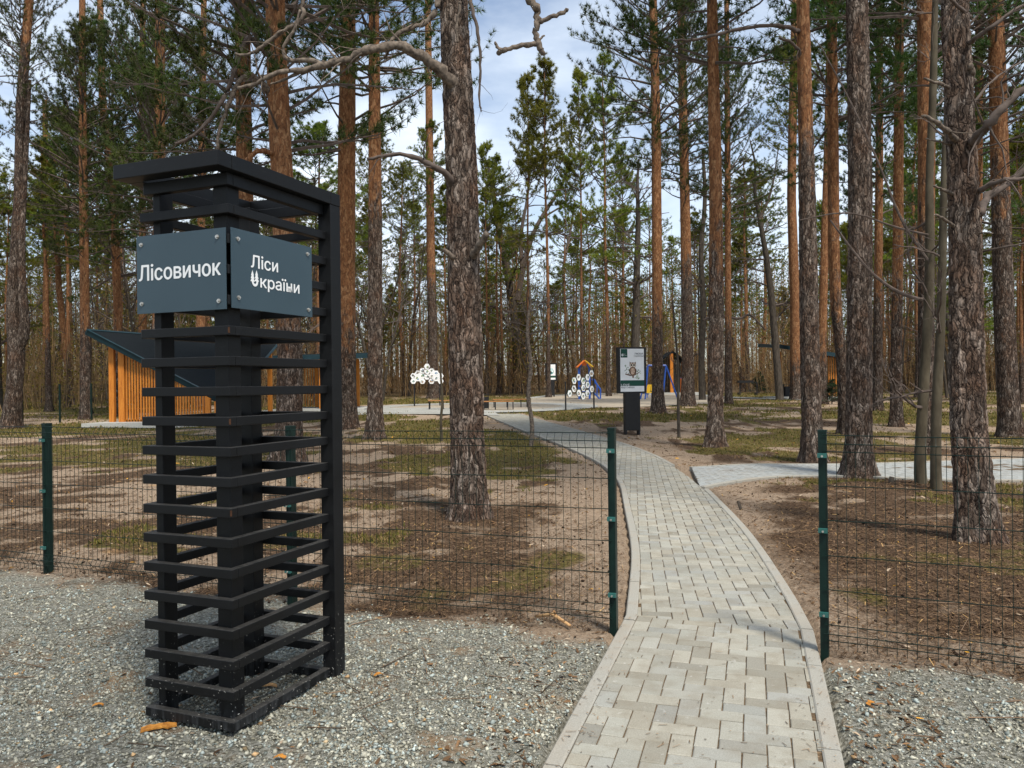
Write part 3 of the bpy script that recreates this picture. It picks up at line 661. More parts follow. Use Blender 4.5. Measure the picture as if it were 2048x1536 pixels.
def pine_crown(seed, Lc, Rmax, nb, green, per_twig=3, needles=15, nlen=.17, nwid=.024, cone=False, low_sparse=.5):
    rng = np.random.default_rng(seed); wd = Wood(); tp = []; td = []; tc = []
    g0, g1 = np.array(green[0]), np.array(green[1])
    for i in range(nb):
        t = rng.random() ** .85; z = t * Lc
        if rng.random() < low_sparse * (1 - t) ** 3: continue
        shape = (((1 - t) ** .75 * .85 + .10) * (1 + .35 * math.sin(t * 23 + seed))) if cone else (math.sin(math.pi * (.22 + .76 * t)) ** .8 * .9 + .12)
        ln = Rmax * shape * rng.uniform(.45, 1.05); az = rng.uniform(0, 2 * math.pi); el = R(rng.uniform(-12, 18) + t * 45)
        d = np.array([math.cos(az) * math.cos(el), math.sin(az) * math.cos(el), math.sin(el)]); pts = [np.array([0, 0, z])]
        seg = 5
        for k in range(seg):
            d = n3(d + rng.normal(0, .12, 3) + np.array([0, 0, .07 if t > .3 else .03])); pts.append(pts[-1] + d * ln / seg)
        wd.limb(pts, .012 + .018 * ln / 2.2, .005, 4)
        ntw = int(5 + 5 * ln / max(Rmax, .1)); shade = rng.uniform(.65, 1.15)
        for q in range(ntw):
            s_ = .35 + .65 * (q + rng.random()) / ntw; f_ = s_ * seg; k = min(int(f_), seg - 1); p = pts[k] + (pts[k + 1] - pts[k]) * (f_ - k)
            bd = n3(pts[k + 1] - pts[k]); sdv = n3(np.cross(bd, [0, 0, 1])) * (1 if q % 2 else -1)
            tdv = n3(bd * .7 + sdv * rng.uniform(.4, 1.0) + np.array([0, 0, rng.uniform(.0, .5)])); tl = ln * rng.uniform(.12, .30) * (1.25 - s_ * .6) + .12
            e = p + tdv * tl; wd.limb([p, p + tdv * tl * .5 + rng.normal(0, .02, 3), e], .007, .003, 3)
            for j in range(per_twig):
                fr = .35 + .65 * (j + 1) / per_twig; tp.append(p + (e - p) * fr + rng.normal(0, .03, 3)); td.append(n3(tdv + np.array([0, 0, .35])))
                m_ = rng.random(); tc.append((g0 + (g1 - g0) * m_) * shade * rng.uniform(.8, 1.2))
    Vs, Fs, C = tufts(np.array(tp), np.array(td), needles, nlen, nwid, np.array(tc), rng)
    return wd, Vs, Fs, C
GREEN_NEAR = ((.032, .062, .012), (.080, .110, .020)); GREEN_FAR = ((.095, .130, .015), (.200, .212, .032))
def crown_meshes(name, seed, *a, far=False, **k):
    wd, Vs, Fs, C = pine_crown(seed, *a, **k)
    nm = np_mesh(name, Vs, Fs, M['needle_far' if far else 'needle'], col=C, link=False)
    o = wd.mb.build('boughs', M['twig']); bm = o.data; bpy.data.objects.remove(o)
    return nm, bm
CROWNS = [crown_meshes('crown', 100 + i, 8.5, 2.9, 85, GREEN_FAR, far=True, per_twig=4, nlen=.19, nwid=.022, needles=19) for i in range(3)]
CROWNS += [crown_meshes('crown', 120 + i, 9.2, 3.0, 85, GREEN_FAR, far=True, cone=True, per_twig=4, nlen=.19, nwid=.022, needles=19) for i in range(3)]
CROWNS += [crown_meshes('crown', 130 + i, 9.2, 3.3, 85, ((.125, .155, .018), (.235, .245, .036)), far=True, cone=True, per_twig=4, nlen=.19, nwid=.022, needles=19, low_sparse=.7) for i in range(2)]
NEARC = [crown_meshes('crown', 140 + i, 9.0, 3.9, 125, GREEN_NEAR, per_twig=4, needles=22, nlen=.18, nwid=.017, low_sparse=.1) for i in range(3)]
def trunk_mesh(pts, rads, n, hero, name='trunk', flare=True, step=None):
    """round trunk along pts (local, base first) with a swelling foot"""
    P = np.array([tuple(p) for p in pts]); r = np.array(rads, float); s = np.concatenate([[0], np.cumsum(np.linalg.norm(np.diff(P, axis=0), axis=1))])
    step = step or (.028 if hero else .5)
    t = np.arange(0, s[-1] + step, step); Q = np.stack([np.interp(t, s, P[:, k]) for k in range(3)], 1); rr = np.interp(t, s, r)
    if hero or len(P) > 3:                                   # take the corners off the traced line
        for _ in range(3):
            w_ = max(1, int(.35 / step)); ker = np.ones(2 * w_ + 1) / (2 * w_ + 1); ext = np.concatenate([np.repeat(Q[:1], w_, 0), Q, np.repeat(Q[-1:], w_, 0)])
            Q2 = np.stack([np.convolve(ext[:, k], ker, 'valid') for k in range(3)], 1); Q2[:, 2] = Q[:, 2]; Q = Q2
    if flare: rr = rr * (1 + .42 * np.exp(-(t / .24)) )
    th = np.linspace(0, 2 * math.pi, n, endpoint=False); ph = random.uniform(0, 6)
    lob = 1 + (.05 * np.sin(3 * th + ph) + .04 * np.sin(5 * th + 2 * ph))[None, :] * (1 + 2.5 * np.exp(-t / .3))[:, None]
    wob = 1 + .05 * (fbm(t[:, None] * 1.3 + 30, np.cos(th)[None, :] * 1.5 + 20, 2) - .5)
    rad = rr[:, None] * lob * wob
    Vs = np.stack([Q[:, 0, None] + np.cos(th) * rad, Q[:, 1, None] + np.sin(th) * rad, np.repeat(Q[:, 2, None], n, 1)], -1).reshape(-1, 3)
    m_ = len(t); i = np.arange(m_ - 1)[:, None] * n; k = np.arange(n)[None, :]; k2 = (k + 1) % n
    Fs = np.stack([i + k, i + k2, i + n + k2, i + n + k], -1).reshape(-1, 4)
    return np_mesh(name, Vs, Fs, M['bark_hero' if hero else 'bark'], smooth=True, link=False)
TRUNKS = []
for i in range(5):
    rg = np.random.default_rng(300 + i); H = 20.0; zs = np.linspace(0, H, 9); bx = np.cumsum(rg.normal(0, .10, 9)); by = np.cumsum(rg.normal(0, .10, 9)); bx -= bx[0]; by -= by[0]
    pts = [(bx[k], by[k], z) for k, z in enumerate(zs)]; TRUNKS.append((trunk_mesh(pts, [.21 - .17 * (z / H) ** .9 for z in zs], 10, False, step=.7), bx[-1], by[-1]))
def bare_tree(seed, H, r0, spread=.5, levels=4, low=.3, kids=7, fork=False, twig_r=.004):
    rng = np.random.default_rng(seed); tr = MB(); tw = MB()
    def grow(p, d, ln, r, lev):
        seg = 6 if lev == 0 else (4 if lev < 3 else 3); pts = [p]; dd = d
        for k in range(seg):
            up = .10 if lev == 0 else .06; dd = n3(dd + rng.normal(0, .07 if lev == 0 else .2, 3) + np.array([0, 0, up])); pts.append(pts[-1] + dd * ln / seg)
        r1 = max(r * (.30 if lev == 0 else .4), twig_r * .7); rad = [r + (r1 - r) * k / seg for k in range(seg + 1)]
        (tr if lev == 0 else tw).tube([tuple(q) for q in pts], rad, 9 if lev == 0 else (5 if lev == 1 else 3), False)
        if lev >= levels: return
        nk = kids if lev == 0 else max(3, kids - 2 - lev // 2)
        for q in range(nk + (5 if lev == 0 else 0)):
            s_ = (low if lev == 0 else .25) + (1 - (low if lev == 0 else .25)) * (q + rng.random()) / (nk + (5 if lev == 0 else 0)); f_ = min(s_, .999) * seg; k = int(f_); pos = pts[k] + (pts[k + 1] - pts[k]) * (f_ - k)
            base = n3(pts[k + 1] - pts[k]); side_ = n3(np.cross(base, rng.normal(size=3))); nd2 = n3(base * (1 - spread) + side_ * (spread + .25) + np.array([0, 0, .12]))
            rr = r + (r1 - r) * s_; grow(pos, nd2, ln * rng.uniform(.28, .50) * (1.15 - .55 * s_ if lev == 0 else .95), max(rr * .55, twig_r), lev + 1)
    grow(np.zeros(3), np.array([0, 0, 1.0]), H, r0, 0)
    if fork: grow(np.array([0, 0, H * .22]), n3([.35, .1, 1]), H * .7, r0 * .7, 0)
    a = tr.build('trunk', M['dec_bark'], smooth=True); b_ = tw.build('crown', M['twig']); da, db = a.data, b_.data; bpy.data.objects.remove(a); bpy.data.objects.remove(b_)
    return da, db
BARES = [bare_tree(400 + i, 12, .13, .5, 4, .28, 6, i % 2 == 0) for i in range(4)]

def place_pine(x, y, H, crown, ti, sc_r=1.0, label='', group=None, oz=5.0, cb=None, crown_sc=None, name='pine_tree'):
    """a copied pine: trunk and crown meshes are shared, sizes come from scale"""
    z = gh(x, y); root = thing(name, (x, y, z), label, 'tree', group, random.uniform(0, 6.28)); tm, bx, by = TRUNKS[ti % 5]
    t = use('trunk', tm, root); s_ = H / 20.0; t.scale = (sc_r, sc_r, s_); t['orange_z'] = oz / s_
    nm, bm = crown; L0 = 9.0; Lc = H - (cb if cb else H * .55); cs = Lc / L0
    fx = np.interp((H - Lc) / H, [0, 1], [0, 1]); dx, dy = bx * fx * sc_r * .7, by * fx * sc_r * .7
    rs = crown_sc or (.75 + .35 * cs)
    for nme, me in (('crown', nm), ('boughs', bm)):
        c = use(nme, me, root, (dx, dy, H - Lc)); c.scale = (rs, rs, cs); c['kind'] = 'stuff'
    return root
def dead_branches(rng, root, trunk_pts, n, z0, z1, lmin, lmax, r, mat, toward=None):
    """thin bare branches on a trunk, one mesh of the tree"""
    mb = MB(); P = np.array([tuple(p) for p in trunk_pts])
    for i in range(n):
        z = rng.uniform(z0, z1); c = np.array([np.interp(z, P[:, 2], P[:, 0]), np.interp(z, P[:, 2], P[:, 1]), z]); az = rng.uniform(0, 2 * math.pi); el = rng.uniform(-.3, .45)
        d = np.array([math.cos(az) * math.cos(el), math.sin(az) * math.cos(el), math.sin(el)]); L = rng.uniform(lmin, lmax); pts = [c]; seg = 6
        for k in range(seg): d = n3(d + rng.normal(0, .16, 3) + np.array([0, 0, -.03])); pts.append(pts[-1] + d * L / seg)
        rr = r * rng.uniform(.5, 1.1) * (L / lmax) ** .5; mb.tube([tuple(p) for p in pts], [rr * (1 - .75 * k / seg) for k in range(seg + 1)], 5, False)
        for q in range(int(2 + L * 2.2)):
            k = rng.integers(1, seg); b0 = pts[k]; td = n3(n3(pts[k + 1] - pts[k]) + rng.normal(0, .6, 3)); l2 = L * rng.uniform(.12, .38)
            mid = b0 + td * l2 * .5; e = b0 + n3(td + rng.normal(0, .25, 3)) * l2; mb.tube([tuple(b0), tuple(mid), tuple(e)], [rr * .4, rr * .28, rr * .12], 3, False)
    return tag(mb.build('bare_branches', mat, root), kind='stuff')

# ------------------------------------------------------------------ the pines one can tell apart
HERO = {}
def hero(key, trace, label, oz, H=19.0, cb=11.0, crown=None, cr=1.0, n=24, fine=False, dead=0, dz=(2.5, 8), dl=(.4, 1.6), base=None, bark=None, name='pine_tree', seed=None, bottom=None):
    b0 = base or GP(trace[0][0], trace[0][1]); Y = b0.y; b0 = Vector(b0); root = thing(name, b0, label, 'tree')
    pts = [Vector((b0.x, b0.y, b0.z - .12))]; rad = [trace[0][2] / 2 * Y / FPX]
    for u, v, w_ in trace[1:]:
        p = AT(u, v, Y); pts.append(p); rad.append(w_ / 2 * Y / FPX)
    top = pts[-1]; r_top = rad[-1]; d = (pts[-1] - pts[-2]).normalized(); d = (d * .3 + V(0, 0, 1)).normalized()
    while pts[-1].z < b0.z + H:
        pts.append(pts[-1] + d * 1.5); rad.append(max(.02, r_top * (1 - .92 * ((pts[-1].z - top.z) / max(.1, b0.z + H - top.z)) ** 1.2)))
    loc = [p - b0 for p in pts]
    me = trunk_mesh(loc, rad, n, fine, step=(.036 if n > 60 else .055) if fine else .14)
    if bark: me.materials[0] = bark
    t = use('trunk', me, root); t['orange_z'] = oz
    zc = cb; i = next((k for k, p in enumerate(loc) if p.z > zc), len(loc) - 1)
    if crown:
        nm, bm = crown; cs = (H - cb) / 9.0
        for nme, m_ in (('crown', nm), ('boughs', bm)):
            c = use(nme, m_, root, (loc[i].x, loc[i].y, cb)); c['kind'] = 'stuff'; c.scale = (cr, cr, cs); c.rotation_euler.z = (seed or len(HERO)) * 1.7
    if dead: dead_branches(np.random.default_rng(900 + len(HERO)), root, loc, dead, dz[0], dz[1], dl[0], dl[1], .016, M['twig'])
    HERO[key] = (root, Y, loc); return root
A_ = hero('A', [(937, 1032, 76), (936, 980, 68), (933, 850, 66), (930, 700, 67), (926, 500, 64), (921, 300, 62), (911, 120, 58), (905, 0, 55)], 'thick grey plated pine inside the fence with arching dead limbs', 9.5, 20, 10, NEARC[0], .9, 84, True)
B_ = hero('B', [(1962, 1078, 84), (1952, 1010, 74), (1938, 900, 68), (1932, 750, 64), (1932, 600, 60), (1929, 450, 57), (1920, 250, 54), (1908, 0, 50)], 'rugged crooked pine with broken branch stubs behind the right fence', 6.8, 17, 9, NEARC[1], .8, 72, True)
C_ = hero('C', [(1716, 952, 70), (1717, 900, 50), (1719, 700, 46), (1721, 400, 44), (1714, 0, 40)], 'straight dark grey pine standing at the edge of the side path', 10.5, 19, 11, NEARC[2], .9, 56, True, 5, (6, 9))
D_ = hero('D', [(1628, 924, 48), (1624, 850, 38), (1619, 650, 36), (1615, 400, 32), (1606, 0, 26)], 'pine with grey lower trunk left of the dark pine by the side path', 6.3, 19, 10, NEARC[0], .9, 40, True, 6, (4.5, 9), (.6, 2.2))
E_ = hero('E', [(1427, 892, 42), (1430, 820, 31), (1432, 600, 30), (1430, 350, 27), (1423, 0, 22)], 'tall pine with warm orange stem behind the owl board', 4.6, 20, 8.8, NEARC[1], 1.0, 34, True, 9, (4, 11), (.6, 2.4))
F_ = hero('F', [(1316, 826, 30), (1315, 760, 21), (1314, 550, 20), (1312, 250, 18), (1306, 0, 15)], 'orange pine right beside the owl board with dark hanging crown', 4.2, 22, 10, NEARC[2], 1.0, 20, False, 8, (6, 12), (.6, 2.2))
G_ = hero('Gt', [(750, 880, 40), (751, 800, 29), (751, 500, 28), (750, 250, 26), (748, 0, 22)], 'slim dark pine next to the thick grey pine', 6.5, 19, 8.6, NEARC[0], 1.0, 30, True, 7, (4, 10), (.6, 2))
H_ = hero('Ht', [(694, 858, 46), (693, 780, 38), (692, 500, 36), (694, 250, 34), (697, 0, 28)], 'broad pine with flaming orange bark beyond the pillar post', 3.4, 21, 9, NEARC[1], 1.15, 30, False, 6, (5, 12), (.8, 2.4))
I_ = hero('I', [(578, 922, 66), (580, 850, 52), (582, 700, 48), (570, 450, 47), (560, 250, 44), (551, 0, 40)], 'stout orange barked pine standing right behind the black pillar', 3.6, 19, 5.9, NEARC[2], 1.1, 40, True, 7, (4, 8), (.8, 2.6))
J_ = hero('J', [(497, 882, 44), (496, 700, 34), (490, 450, 32), (486, 200, 30), (484, 0, 28)], 'orange pine rising behind the corner of the pillar roof', 4.2, 20, 6.4, NEARC[0], 1.2, 26, False, 6, (5, 9), (.8, 2.4))
K_ = hero('K', [(18, 857, 38), (28, 780, 29), (33, 700, 30), (24, 640, 24), (26, 560, 20), (38, 400, 20), (42, 200, 19), (58, 0, 16)], 'dark crooked pine with forked trunk at the far end of the wire fence', 14, 18, 11, NEARC[1], .5, 24, False, 7, (6, 14), (.6, 2.2))
hero('L', [(2022, 872, 44), (2014, 780, 38), (2006, 600, 36), (1998, 300, 32), (1990, 0, 28)], 'dark leaning pine behind the rugged crooked pine', 6.5, 19, 7.6, NEARC[2], 1.1, 26, False, 6, (4, 10), (.8, 2.4))
hero('M', [(1793, 852, 26), (1792, 750, 21), (1796, 500, 20), (1799, 0, 16)], 'slender pine with orange top among the right hand pines', 4.2, 21, 8.5, NEARC[0], 1.0, 18, False, 6, (5, 12), (.6, 2))
hero('N', [(1691, 866, 26), (1687, 780, 20), (1683, 710, 20), (1673, 620, 21), (1668, 500, 22), (1667, 300, 21), (1664, 0, 18)], 'leaning orange pine half hidden behind the straight dark grey pine', 3.8, 20, 8.5, NEARC[1], 1.0, 18, False, 4, (5, 12), (.6, 2))
hero('O', [(1376, 812, 30), (1376, 740, 23), (1372, 500, 20), (1368, 300, 18), (1362, 0, 15)], 'pine with rough grey foot beside the swing frame', 7.5, 22, 10, NEARC[2], 0.95, 18, False, 6, (5, 12), (.6, 2))
hero('P', [(1852, 905, 32), (1852, 760, 28), (1852, 500, 30), (1853, 200, 31), (1850, 0, 29)], 'wide pine with bright orange upper stem behind the twin smooth trunks', 4.8, 19, 7.4, NEARC[0], 1.05, 22, False, 5, (6, 10), (.6, 2))
hero('Q', [(868, 797, 24), (866, 700, 18), (862, 500, 17), (856, 0, 12)], 'thin brown pine behind the honeycomb board', 9, 21, 12, CROWNS[1], .9, 14, False, 6, (4, 12), (.6, 2.4))
hero('R', [(1645, 808, 20), (1644, 700, 16), (1649, 500, 15), (1655, 300, 14), (1660, 0, 11)], 'orange pine seen between the two dark pines by the slatted shelter', 3.0, 22, 13, CROWNS[0], .9, 14)
hero('S', [(93, 806, 16), (92, 700, 12), (93, 500, 11), (90, 200, 9)], 'thin straight orange pine behind the left wire fence', 3.2, 17, 9, CROWNS[2], .9, 12)
hero('T', [(142, 810, 15), (132, 700, 12), (118, 580, 11), (112, 450, 10), (105, 300, 9)], 'thin curved orange pine leaning left behind the wire fence', 3.0, 15, 8.5, CROWNS[1], .9, 12)
hero('U', [(318, 842, 30), (318, 500, 24), (318, 250, 21), (320, 0, 17)], 'orange pine rising behind the timber shelter roof', 4.5, 19, 6.6, NEARC[0], 1.15, 18, False, 5, (5, 9), (.6, 2))
hero('W', [(236, 832, 24), (236, 640, 16), (228, 400, 15), (205, 200, 14), (200, 0, 12)], 'pine with leaning orange stem left above the timber shelter roof', 4.0, 18, 6.4, NEARC[1], 1.1, 16, False, 4, (5, 9), (.6, 2))
hero('X', [(285, 812, 18), (285, 500, 13), (284, 200, 12), (286, 0, 10)], 'thin orange pine deep behind the timber shelter', 4.0, 22, 7.8, NEARC[2], 1.1, 14)
hero('Y', [(1593, 800, 24), (1590, 600, 19), (1583, 400, 17), (1585, 250, 16), (1590, 0, 13)], 'pale orange pine behind the slatted shelter', 2.2, 22, 12.5, CROWNS[2], 1.0, 14)
hero('Z1', [(172, 838, 22), (170, 600, 17), (166, 300, 15), (165, 0, 12)], 'pine with dark drooping boughs left of the timber shelter', 4.0, 17, 6.6, NEARC[2], .95, 16, False, 4, (4, 8), (.6, 2))
hero('Z2', [(402, 818, 20), (402, 500, 15), (405, 250, 14), (408, 0, 11)], 'pine with dark boughs right above the timber shelter roof', 4.0, 20, 8.2, NEARC[1], 1.1, 16, False, 4, (4, 8), (.6, 2))
hero('Z3', [(1950, 838, 24), (1952, 600, 20), (1956, 300, 17), (1960, 0, 13)], 'dark pine with low boughs behind the rugged crooked pine', 6.0, 18, 6.6, NEARC[1], 1.0, 16, False, 8, (3, 8), (.6, 2.4))
hero('Z4', [(1755, 822, 20), (1756, 600, 16), (1759, 300, 14), (1760, 0, 11)], 'thin pine with low green boughs right of the straight dark grey pine', 5.0, 19, 7.4, NEARC[0], .95, 16, False, 6, (3, 8), (.6, 2.4))
hero('Z5', [(1457, 808, 15), (1456, 600, 12), (1455, 300, 11), (1453, 0, 9)], 'thin pine with deep crown behind the warm orange stemmed pine', 4.0, 19, 8.4, NEARC[2], .9, 16, False, 6, (3, 8), (.6, 2.4))
# fork of the dark crooked pine
rt, Y, loc = HERO['K']; mb = MB(); mb.tube([AT(u, v, Y) for u, v in ((32, 700), (47, 672), (50, 640), (45, 590), (42, 520), (44, 440), (52, 300), (60, 160))], [.24, .2, .17, .15, .14, .12, .09, .05], 12, False); mb.build('second_stem', M['bark'], rt, smooth=True)['orange_z'] = 14.0

def limb(root, Y, pix, w0, w1, name='dead_limb', mat=None, n=8, dy=None, twigs=0, seed=1):
    pts = [AT(u, v, Y + (dy[i] if dy else 0)) for i, (u, v) in enumerate(pix)]; pts = [Vector(p) for p in smooth_line([Vector(p) for p in pts], 2)]; m_ = len(pts)
    rad = [(w0 + (w1 - w0) * (k / (m_ - 1)) ** .8) / 2 * Y / FPX * (1 + .10 * math.sin(k * 2.1 + w0)) * random.uniform(.84, 1.14) for k in range(m_)]
    pts = [p + V(random.gauss(0, .22), random.gauss(0, .22), random.gauss(0, .22)) * rad[k] for k, p in enumerate(pts)]
    mb = MB(); mb.tube(pts, rad, n)
    rng = np.random.default_rng(seed)
    for q in range(int(twigs * 1.8)):
        k = int(rng.integers(m_ // 4, m_ - 1)); b0 = np.array(pts[k]); d = n3(n3(np.array(pts[k + 1]) - b0) * .5 + rng.normal(0, .7, 3)); L = rng.uniform(.15, .7); p = [b0]
        for j in range(4): d = n3(d + rng.normal(0, .3, 3) + np.array([0, 0, -.08])); p.append(p[-1] + d * L / 4)
        r_ = max(.0025, rad[k] * .3); mb.tube([tuple(x) for x in p], [r_, r_ * .8, r_ * .6, r_ * .45, r_ * .25], 4, False)
    return mb.build(name, mat or M['deadwood'], root, smooth=True)
rt, Y, loc = HERO['A']
limb(rt, Y, [(918, 215), (908, 180), (885, 143), (844, 109), (800, 90), (748, 96), (707, 113), (660, 128), (610, 140), (560, 140), (520, 165), (474, 177)], 30, 6, dy=[0, -.1, -.25, -.4, -.5, -.6, -.6, -.6, -.6, -.7, -.7, -.7], twigs=14, seed=2)
limb(rt, Y, [(650, 130), (612, 118), (578, 125), (562, 100), (590, 60), (600, 20)], 12, 4, dy=[-.6] * 6, twigs=4, seed=3)
limb(rt, Y, [(604, 142), (570, 160), (540, 168)], 8, 3, dy=[-.6] * 3)
limb(rt, Y, [(470, 108), (500, 112), (530, 88), (556, 68), (590, 48), (612, 30), (600, 5), (640, -40)], 5, 9, dy=[-.5] * 8, twigs=3, seed=4)
limb(rt, Y, [(912, 385), (905, 365), (885, 342), (844, 318), (793, 307), (735, 318)], 20, 5, dy=[0, -.15, -.3, -.4, -.5, -.5], twigs=5, seed=5, mat=M['twig'])
limb(rt, Y, [(940, 520), (952, 500), (975, 468)], 20, 13, dy=[0, -.22, -.35], name='branch_stub'); limb(rt, Y, [(915, 520), (903, 512), (887, 500)], 16, 8, dy=[-.1, -.22, -.3], name='branch_stub')
limb(rt, Y, [(905, -60), (885, -20), (872, 20), (855, 44), (817, 56), (789, 72), (778, 92), (771, 115)], 16, 5, dy=[0, -.2, -.3, -.3, -.4, -.4, -.4, -.4], twigs=7, seed=6)
limb(rt, Y, [(920, -120), (935, -60), (940, 0), (952, 50), (960, 95), (961, 150), (957, 195), (962, 222)], 12, 2.5, dy=[0, -.2, -.3, -.3, -.3, -.3, -.3, -.3], twigs=5, seed=7, mat=M['twig'])
limb(rt, Y, [(920, 5), (917, 30), (912, 55), (916, 85)], 7, 3, dy=[-.35] * 4)
limb(rt, Y, [(908, -330), (960, -360), (1020, -330), (1050, -230), (1046, -120), (1050, -30), (1054, 0), (1076, 17), (1074, 41), (1070, 68), (1078, 89), (1084, 106)], 22, 9, name='hanging_limb', dy=[0, -.3, -.7, -1, -1.1, -1.2, -1.2, -1.2, -1.2, -1.2, -1.2, -1.2])
limb(rt, Y, [(1075, 45), (1095, 36), (1115, 30), (1134, 20)], 9, 7, name='hanging_limb', dy=[-1.2] * 4); limb(rt, Y, [(1076, 88), (1055, 89), (1035, 92), (1012, 99), (995, 106)], 9, 8, name='hanging_limb', dy=[-1.2] * 5)
limb(rt, Y, [(1003, 102), (995, 94), (990, 84)], 8, 4, name='hanging_limb', dy=[-1.2] * 3); limb(rt, Y, [(1076, 84), (1082, 76), (1089, 71)], 5, 3, name='hanging_limb', dy=[-1.2] * 3)
rt, Y, loc = HERO['B']
Z3 = lambda q: [(1348 + x / 2.926, y / 2.926) for x, y in q]
for q, w0, w1, dd, tw in (([(1620, 520), (1560, 490), (1465, 458)], 9, 4, -.35, 0), ([(1660, 830), (1600, 770), (1540, 712), (1455, 678)], 14, 6, -.5, 1), ([(1625, 850), (1560, 830), (1475, 812)], 6, 3, -.4, 0), ([(1640, 1140), (1580, 1110), (1520, 1088)], 9, 4, -.35, 0), ([(1650, 1330), (1590, 1290), (1530, 1256)], 9, 4, -.35, 0),
                          ([(1730, 850), (1780, 800), (1870, 690), (1960, 590), (2060, 500), (2300, 330)], 22, 10, -.6, 8), ([(1710, 270), (1760, 225), (1850, 165), (1950, 85), (2060, 25), (2250, -80)], 11, 5, -.5, 6), ([(1770, 1135), (1830, 1090), (1930, 1048), (2020, 1052), (2200, 1010)], 12, 5, -.5, 6), ([(1790, 1240), (1830, 1160), (1930, 1085), (2100, 960)], 20, 9, .3, 6), ([(1740, 500), (1730, 400), (1735, 395)], 16, 13, -.15, 0),
                          ([(1770, 1480), (1900, 1450), (2060, 1425), (2250, 1390)], 5, 3, -.3, 5), ([(1760, 1370), (1810, 1362), (1865, 1366)], 5, 2, -.3, 0), ([(1730, 100), (1640, 20), (1560, -60)], 9, 4, -.4, 5), ([(1740, 620), (1850, 480), (1960, 400), (2100, 330)], 6, 3, .4, 9)):
    pq = Z3(q); limb(rt, Y, pq, w0, w1, dy=[dd * min(1, k / 1.5) for k in range(len(pq))], twigs=tw, seed=int(q[0][1]), name='branch_stub' if tw < 2 else 'dead_limb', mat=M['deadwood'] if tw < 2 else M['twig'])
rt, Y, loc = HERO['D']; limb(rt, Y, Z3([(740, 190), (690, 165), (560, 145), (400, 165), (260, 200), (120, 235), (0, 235)]), 11, 4, dy=[0, -.2, -.3, -.4, -.4, -.4, -.4], twigs=9, seed=31, mat=M['twig'])
limb(rt, Y, Z3([(750, 340), (720, 280), (680, 240), (615, 222)]), 9, 4, dy=[0, -.2, -.3, -.3], twigs=2, seed=32, mat=M['twig'])
rt, Y, loc = HERO['I']
limb(rt, Y, [(553, 118), (520, 100), (500, 70), (484, 95), (470, 140), (445, 200), (420, 240), (385, 275), (350, 288)], 15, 5, dy=[0, -.3, -.5, -.7, -.8, -.9, -.9, -.9, -.9], twigs=10, seed=41, mat=M['twig'])
limb(rt, Y, [(540, 190), (520, 160), (490, 148), (472, 170), (455, 215), (440, 250), (434, 300)], 14, 6, dy=[0, -.3, -.5, -.7, -.8, -.8, -.8], twigs=5, seed=42)
limb(rt, Y, [(556, 312), (535, 303), (512, 302), (495, 318), (488, 330)], 13, 8, dy=[0, -.3, -.5, -.5, -.5], mat=M['bark'])

# ------------------------------------------------------------------ bare trees and saplings one can tell apart
def stem_tree(name, label, trace, mat, seed, twig_n, tl, extra=(), group=None, Y=None, H=None, lowt=.25, tr=.004):
    b0 = GP(trace[0][0], trace[0][1]); Y = b0.y; root = thing(name, b0, label, 'tree', group); rng = np.random.default_rng(seed)
    pts = [V(b0.x, b0.y, b0.z - .1)] + [AT(u, v, Y) for u, v, w_ in trace[1:]]; rad = [w_ / 2 * Y / FPX for u, v, w_ in trace]
    P = [Vector(p) for p in smooth_line(pts, 2)]; s0 = np.linspace(0, 1, len(pts)); s1 = np.linspace(0, 1, len(P)); rr = np.interp(s1, s0, rad); rr[0] *= 1.25
    mb = MB(); mb.tube(P, list(rr), 12, False); mb.build('trunk', mat, root, smooth=True)
    tw = MB(); arr = np.array([tuple(p) for p in P])
    def br(b_, d, L, r_, lev):
        p = [b_]; seg = 5
        for j in range(seg): d = n3(d + rng.normal(0, .17, 3) + np.array([0, 0, .03])); p.append(p[-1] + d * L / seg)
        tw.tube([tuple(x) for x in p], [r_ * (1 - .7 * j / seg) for j in range(seg + 1)], 5 if lev == 0 else 3, False)
        if lev < 2:
            for q in range(5 if lev == 0 else 3):
                k = int(rng.integers(1, seg)); br(p[k], n3(n3(p[k + 1] - p[k]) + rng.normal(0, .55, 3)), L * rng.uniform(.25, .5), max(.0018, r_ * .5), lev + 1)
    for q in range(twig_n):
        t = rng.uniform(lowt, 1.0); k = min(int(t * (len(arr) - 1)), len(arr) - 2); az = rng.uniform(0, 6.28); br(arr[k], n3([math.cos(az), math.sin(az) * .8, rng.uniform(-.1, .7)]), tl * rng.uniform(.4, 1.1), max(tr, rr[k] * .35), 0)
    for pix, w0, w1 in extra:
        q = [Vector(x) for x in smooth_line([AT(u, v, Y - .1) for u, v in pix], 2)]; tw.tube(q, [(w0 + (w1 - w0) * i / (len(q) - 1)) / 2 * Y / FPX for i in range(len(q))], 6, False)
        for i in range(3, len(q) - 1, 2): br(np.array(q[i]), n3(rng.normal(0, 1, 3) + np.array([0, 0, .4])), tl * .4, max(tr * .8, .003), 1)
    tw.build('crown', M['twig'], root); return root
stem_tree('smooth_tree', 'olive grey smooth barked tree with low bare branch, left of a twin pair', [(1843, 967, 28), (1839, 930, 23), (1846, 800, 20), (1856, 650, 18), (1860, 500, 17), (1858, 350, 14), (1866, 200, 14), (1870, 0, 10), (1880, -200, 5)], M['olive_bark'], 51, 9, 1.6,
    [([(1845, 600), (1815, 592), (1785, 578), (1760, 560), (1741, 544), (1710, 507), (1690, 480), (1660, 440)], 8, 3), ([(1855, 520), (1800, 440), (1760, 330), (1700, 200), (1640, 90)], 6, 2), ([(1856, 470), (1790, 455), (1700, 420), (1600, 440)], 5, 2)])
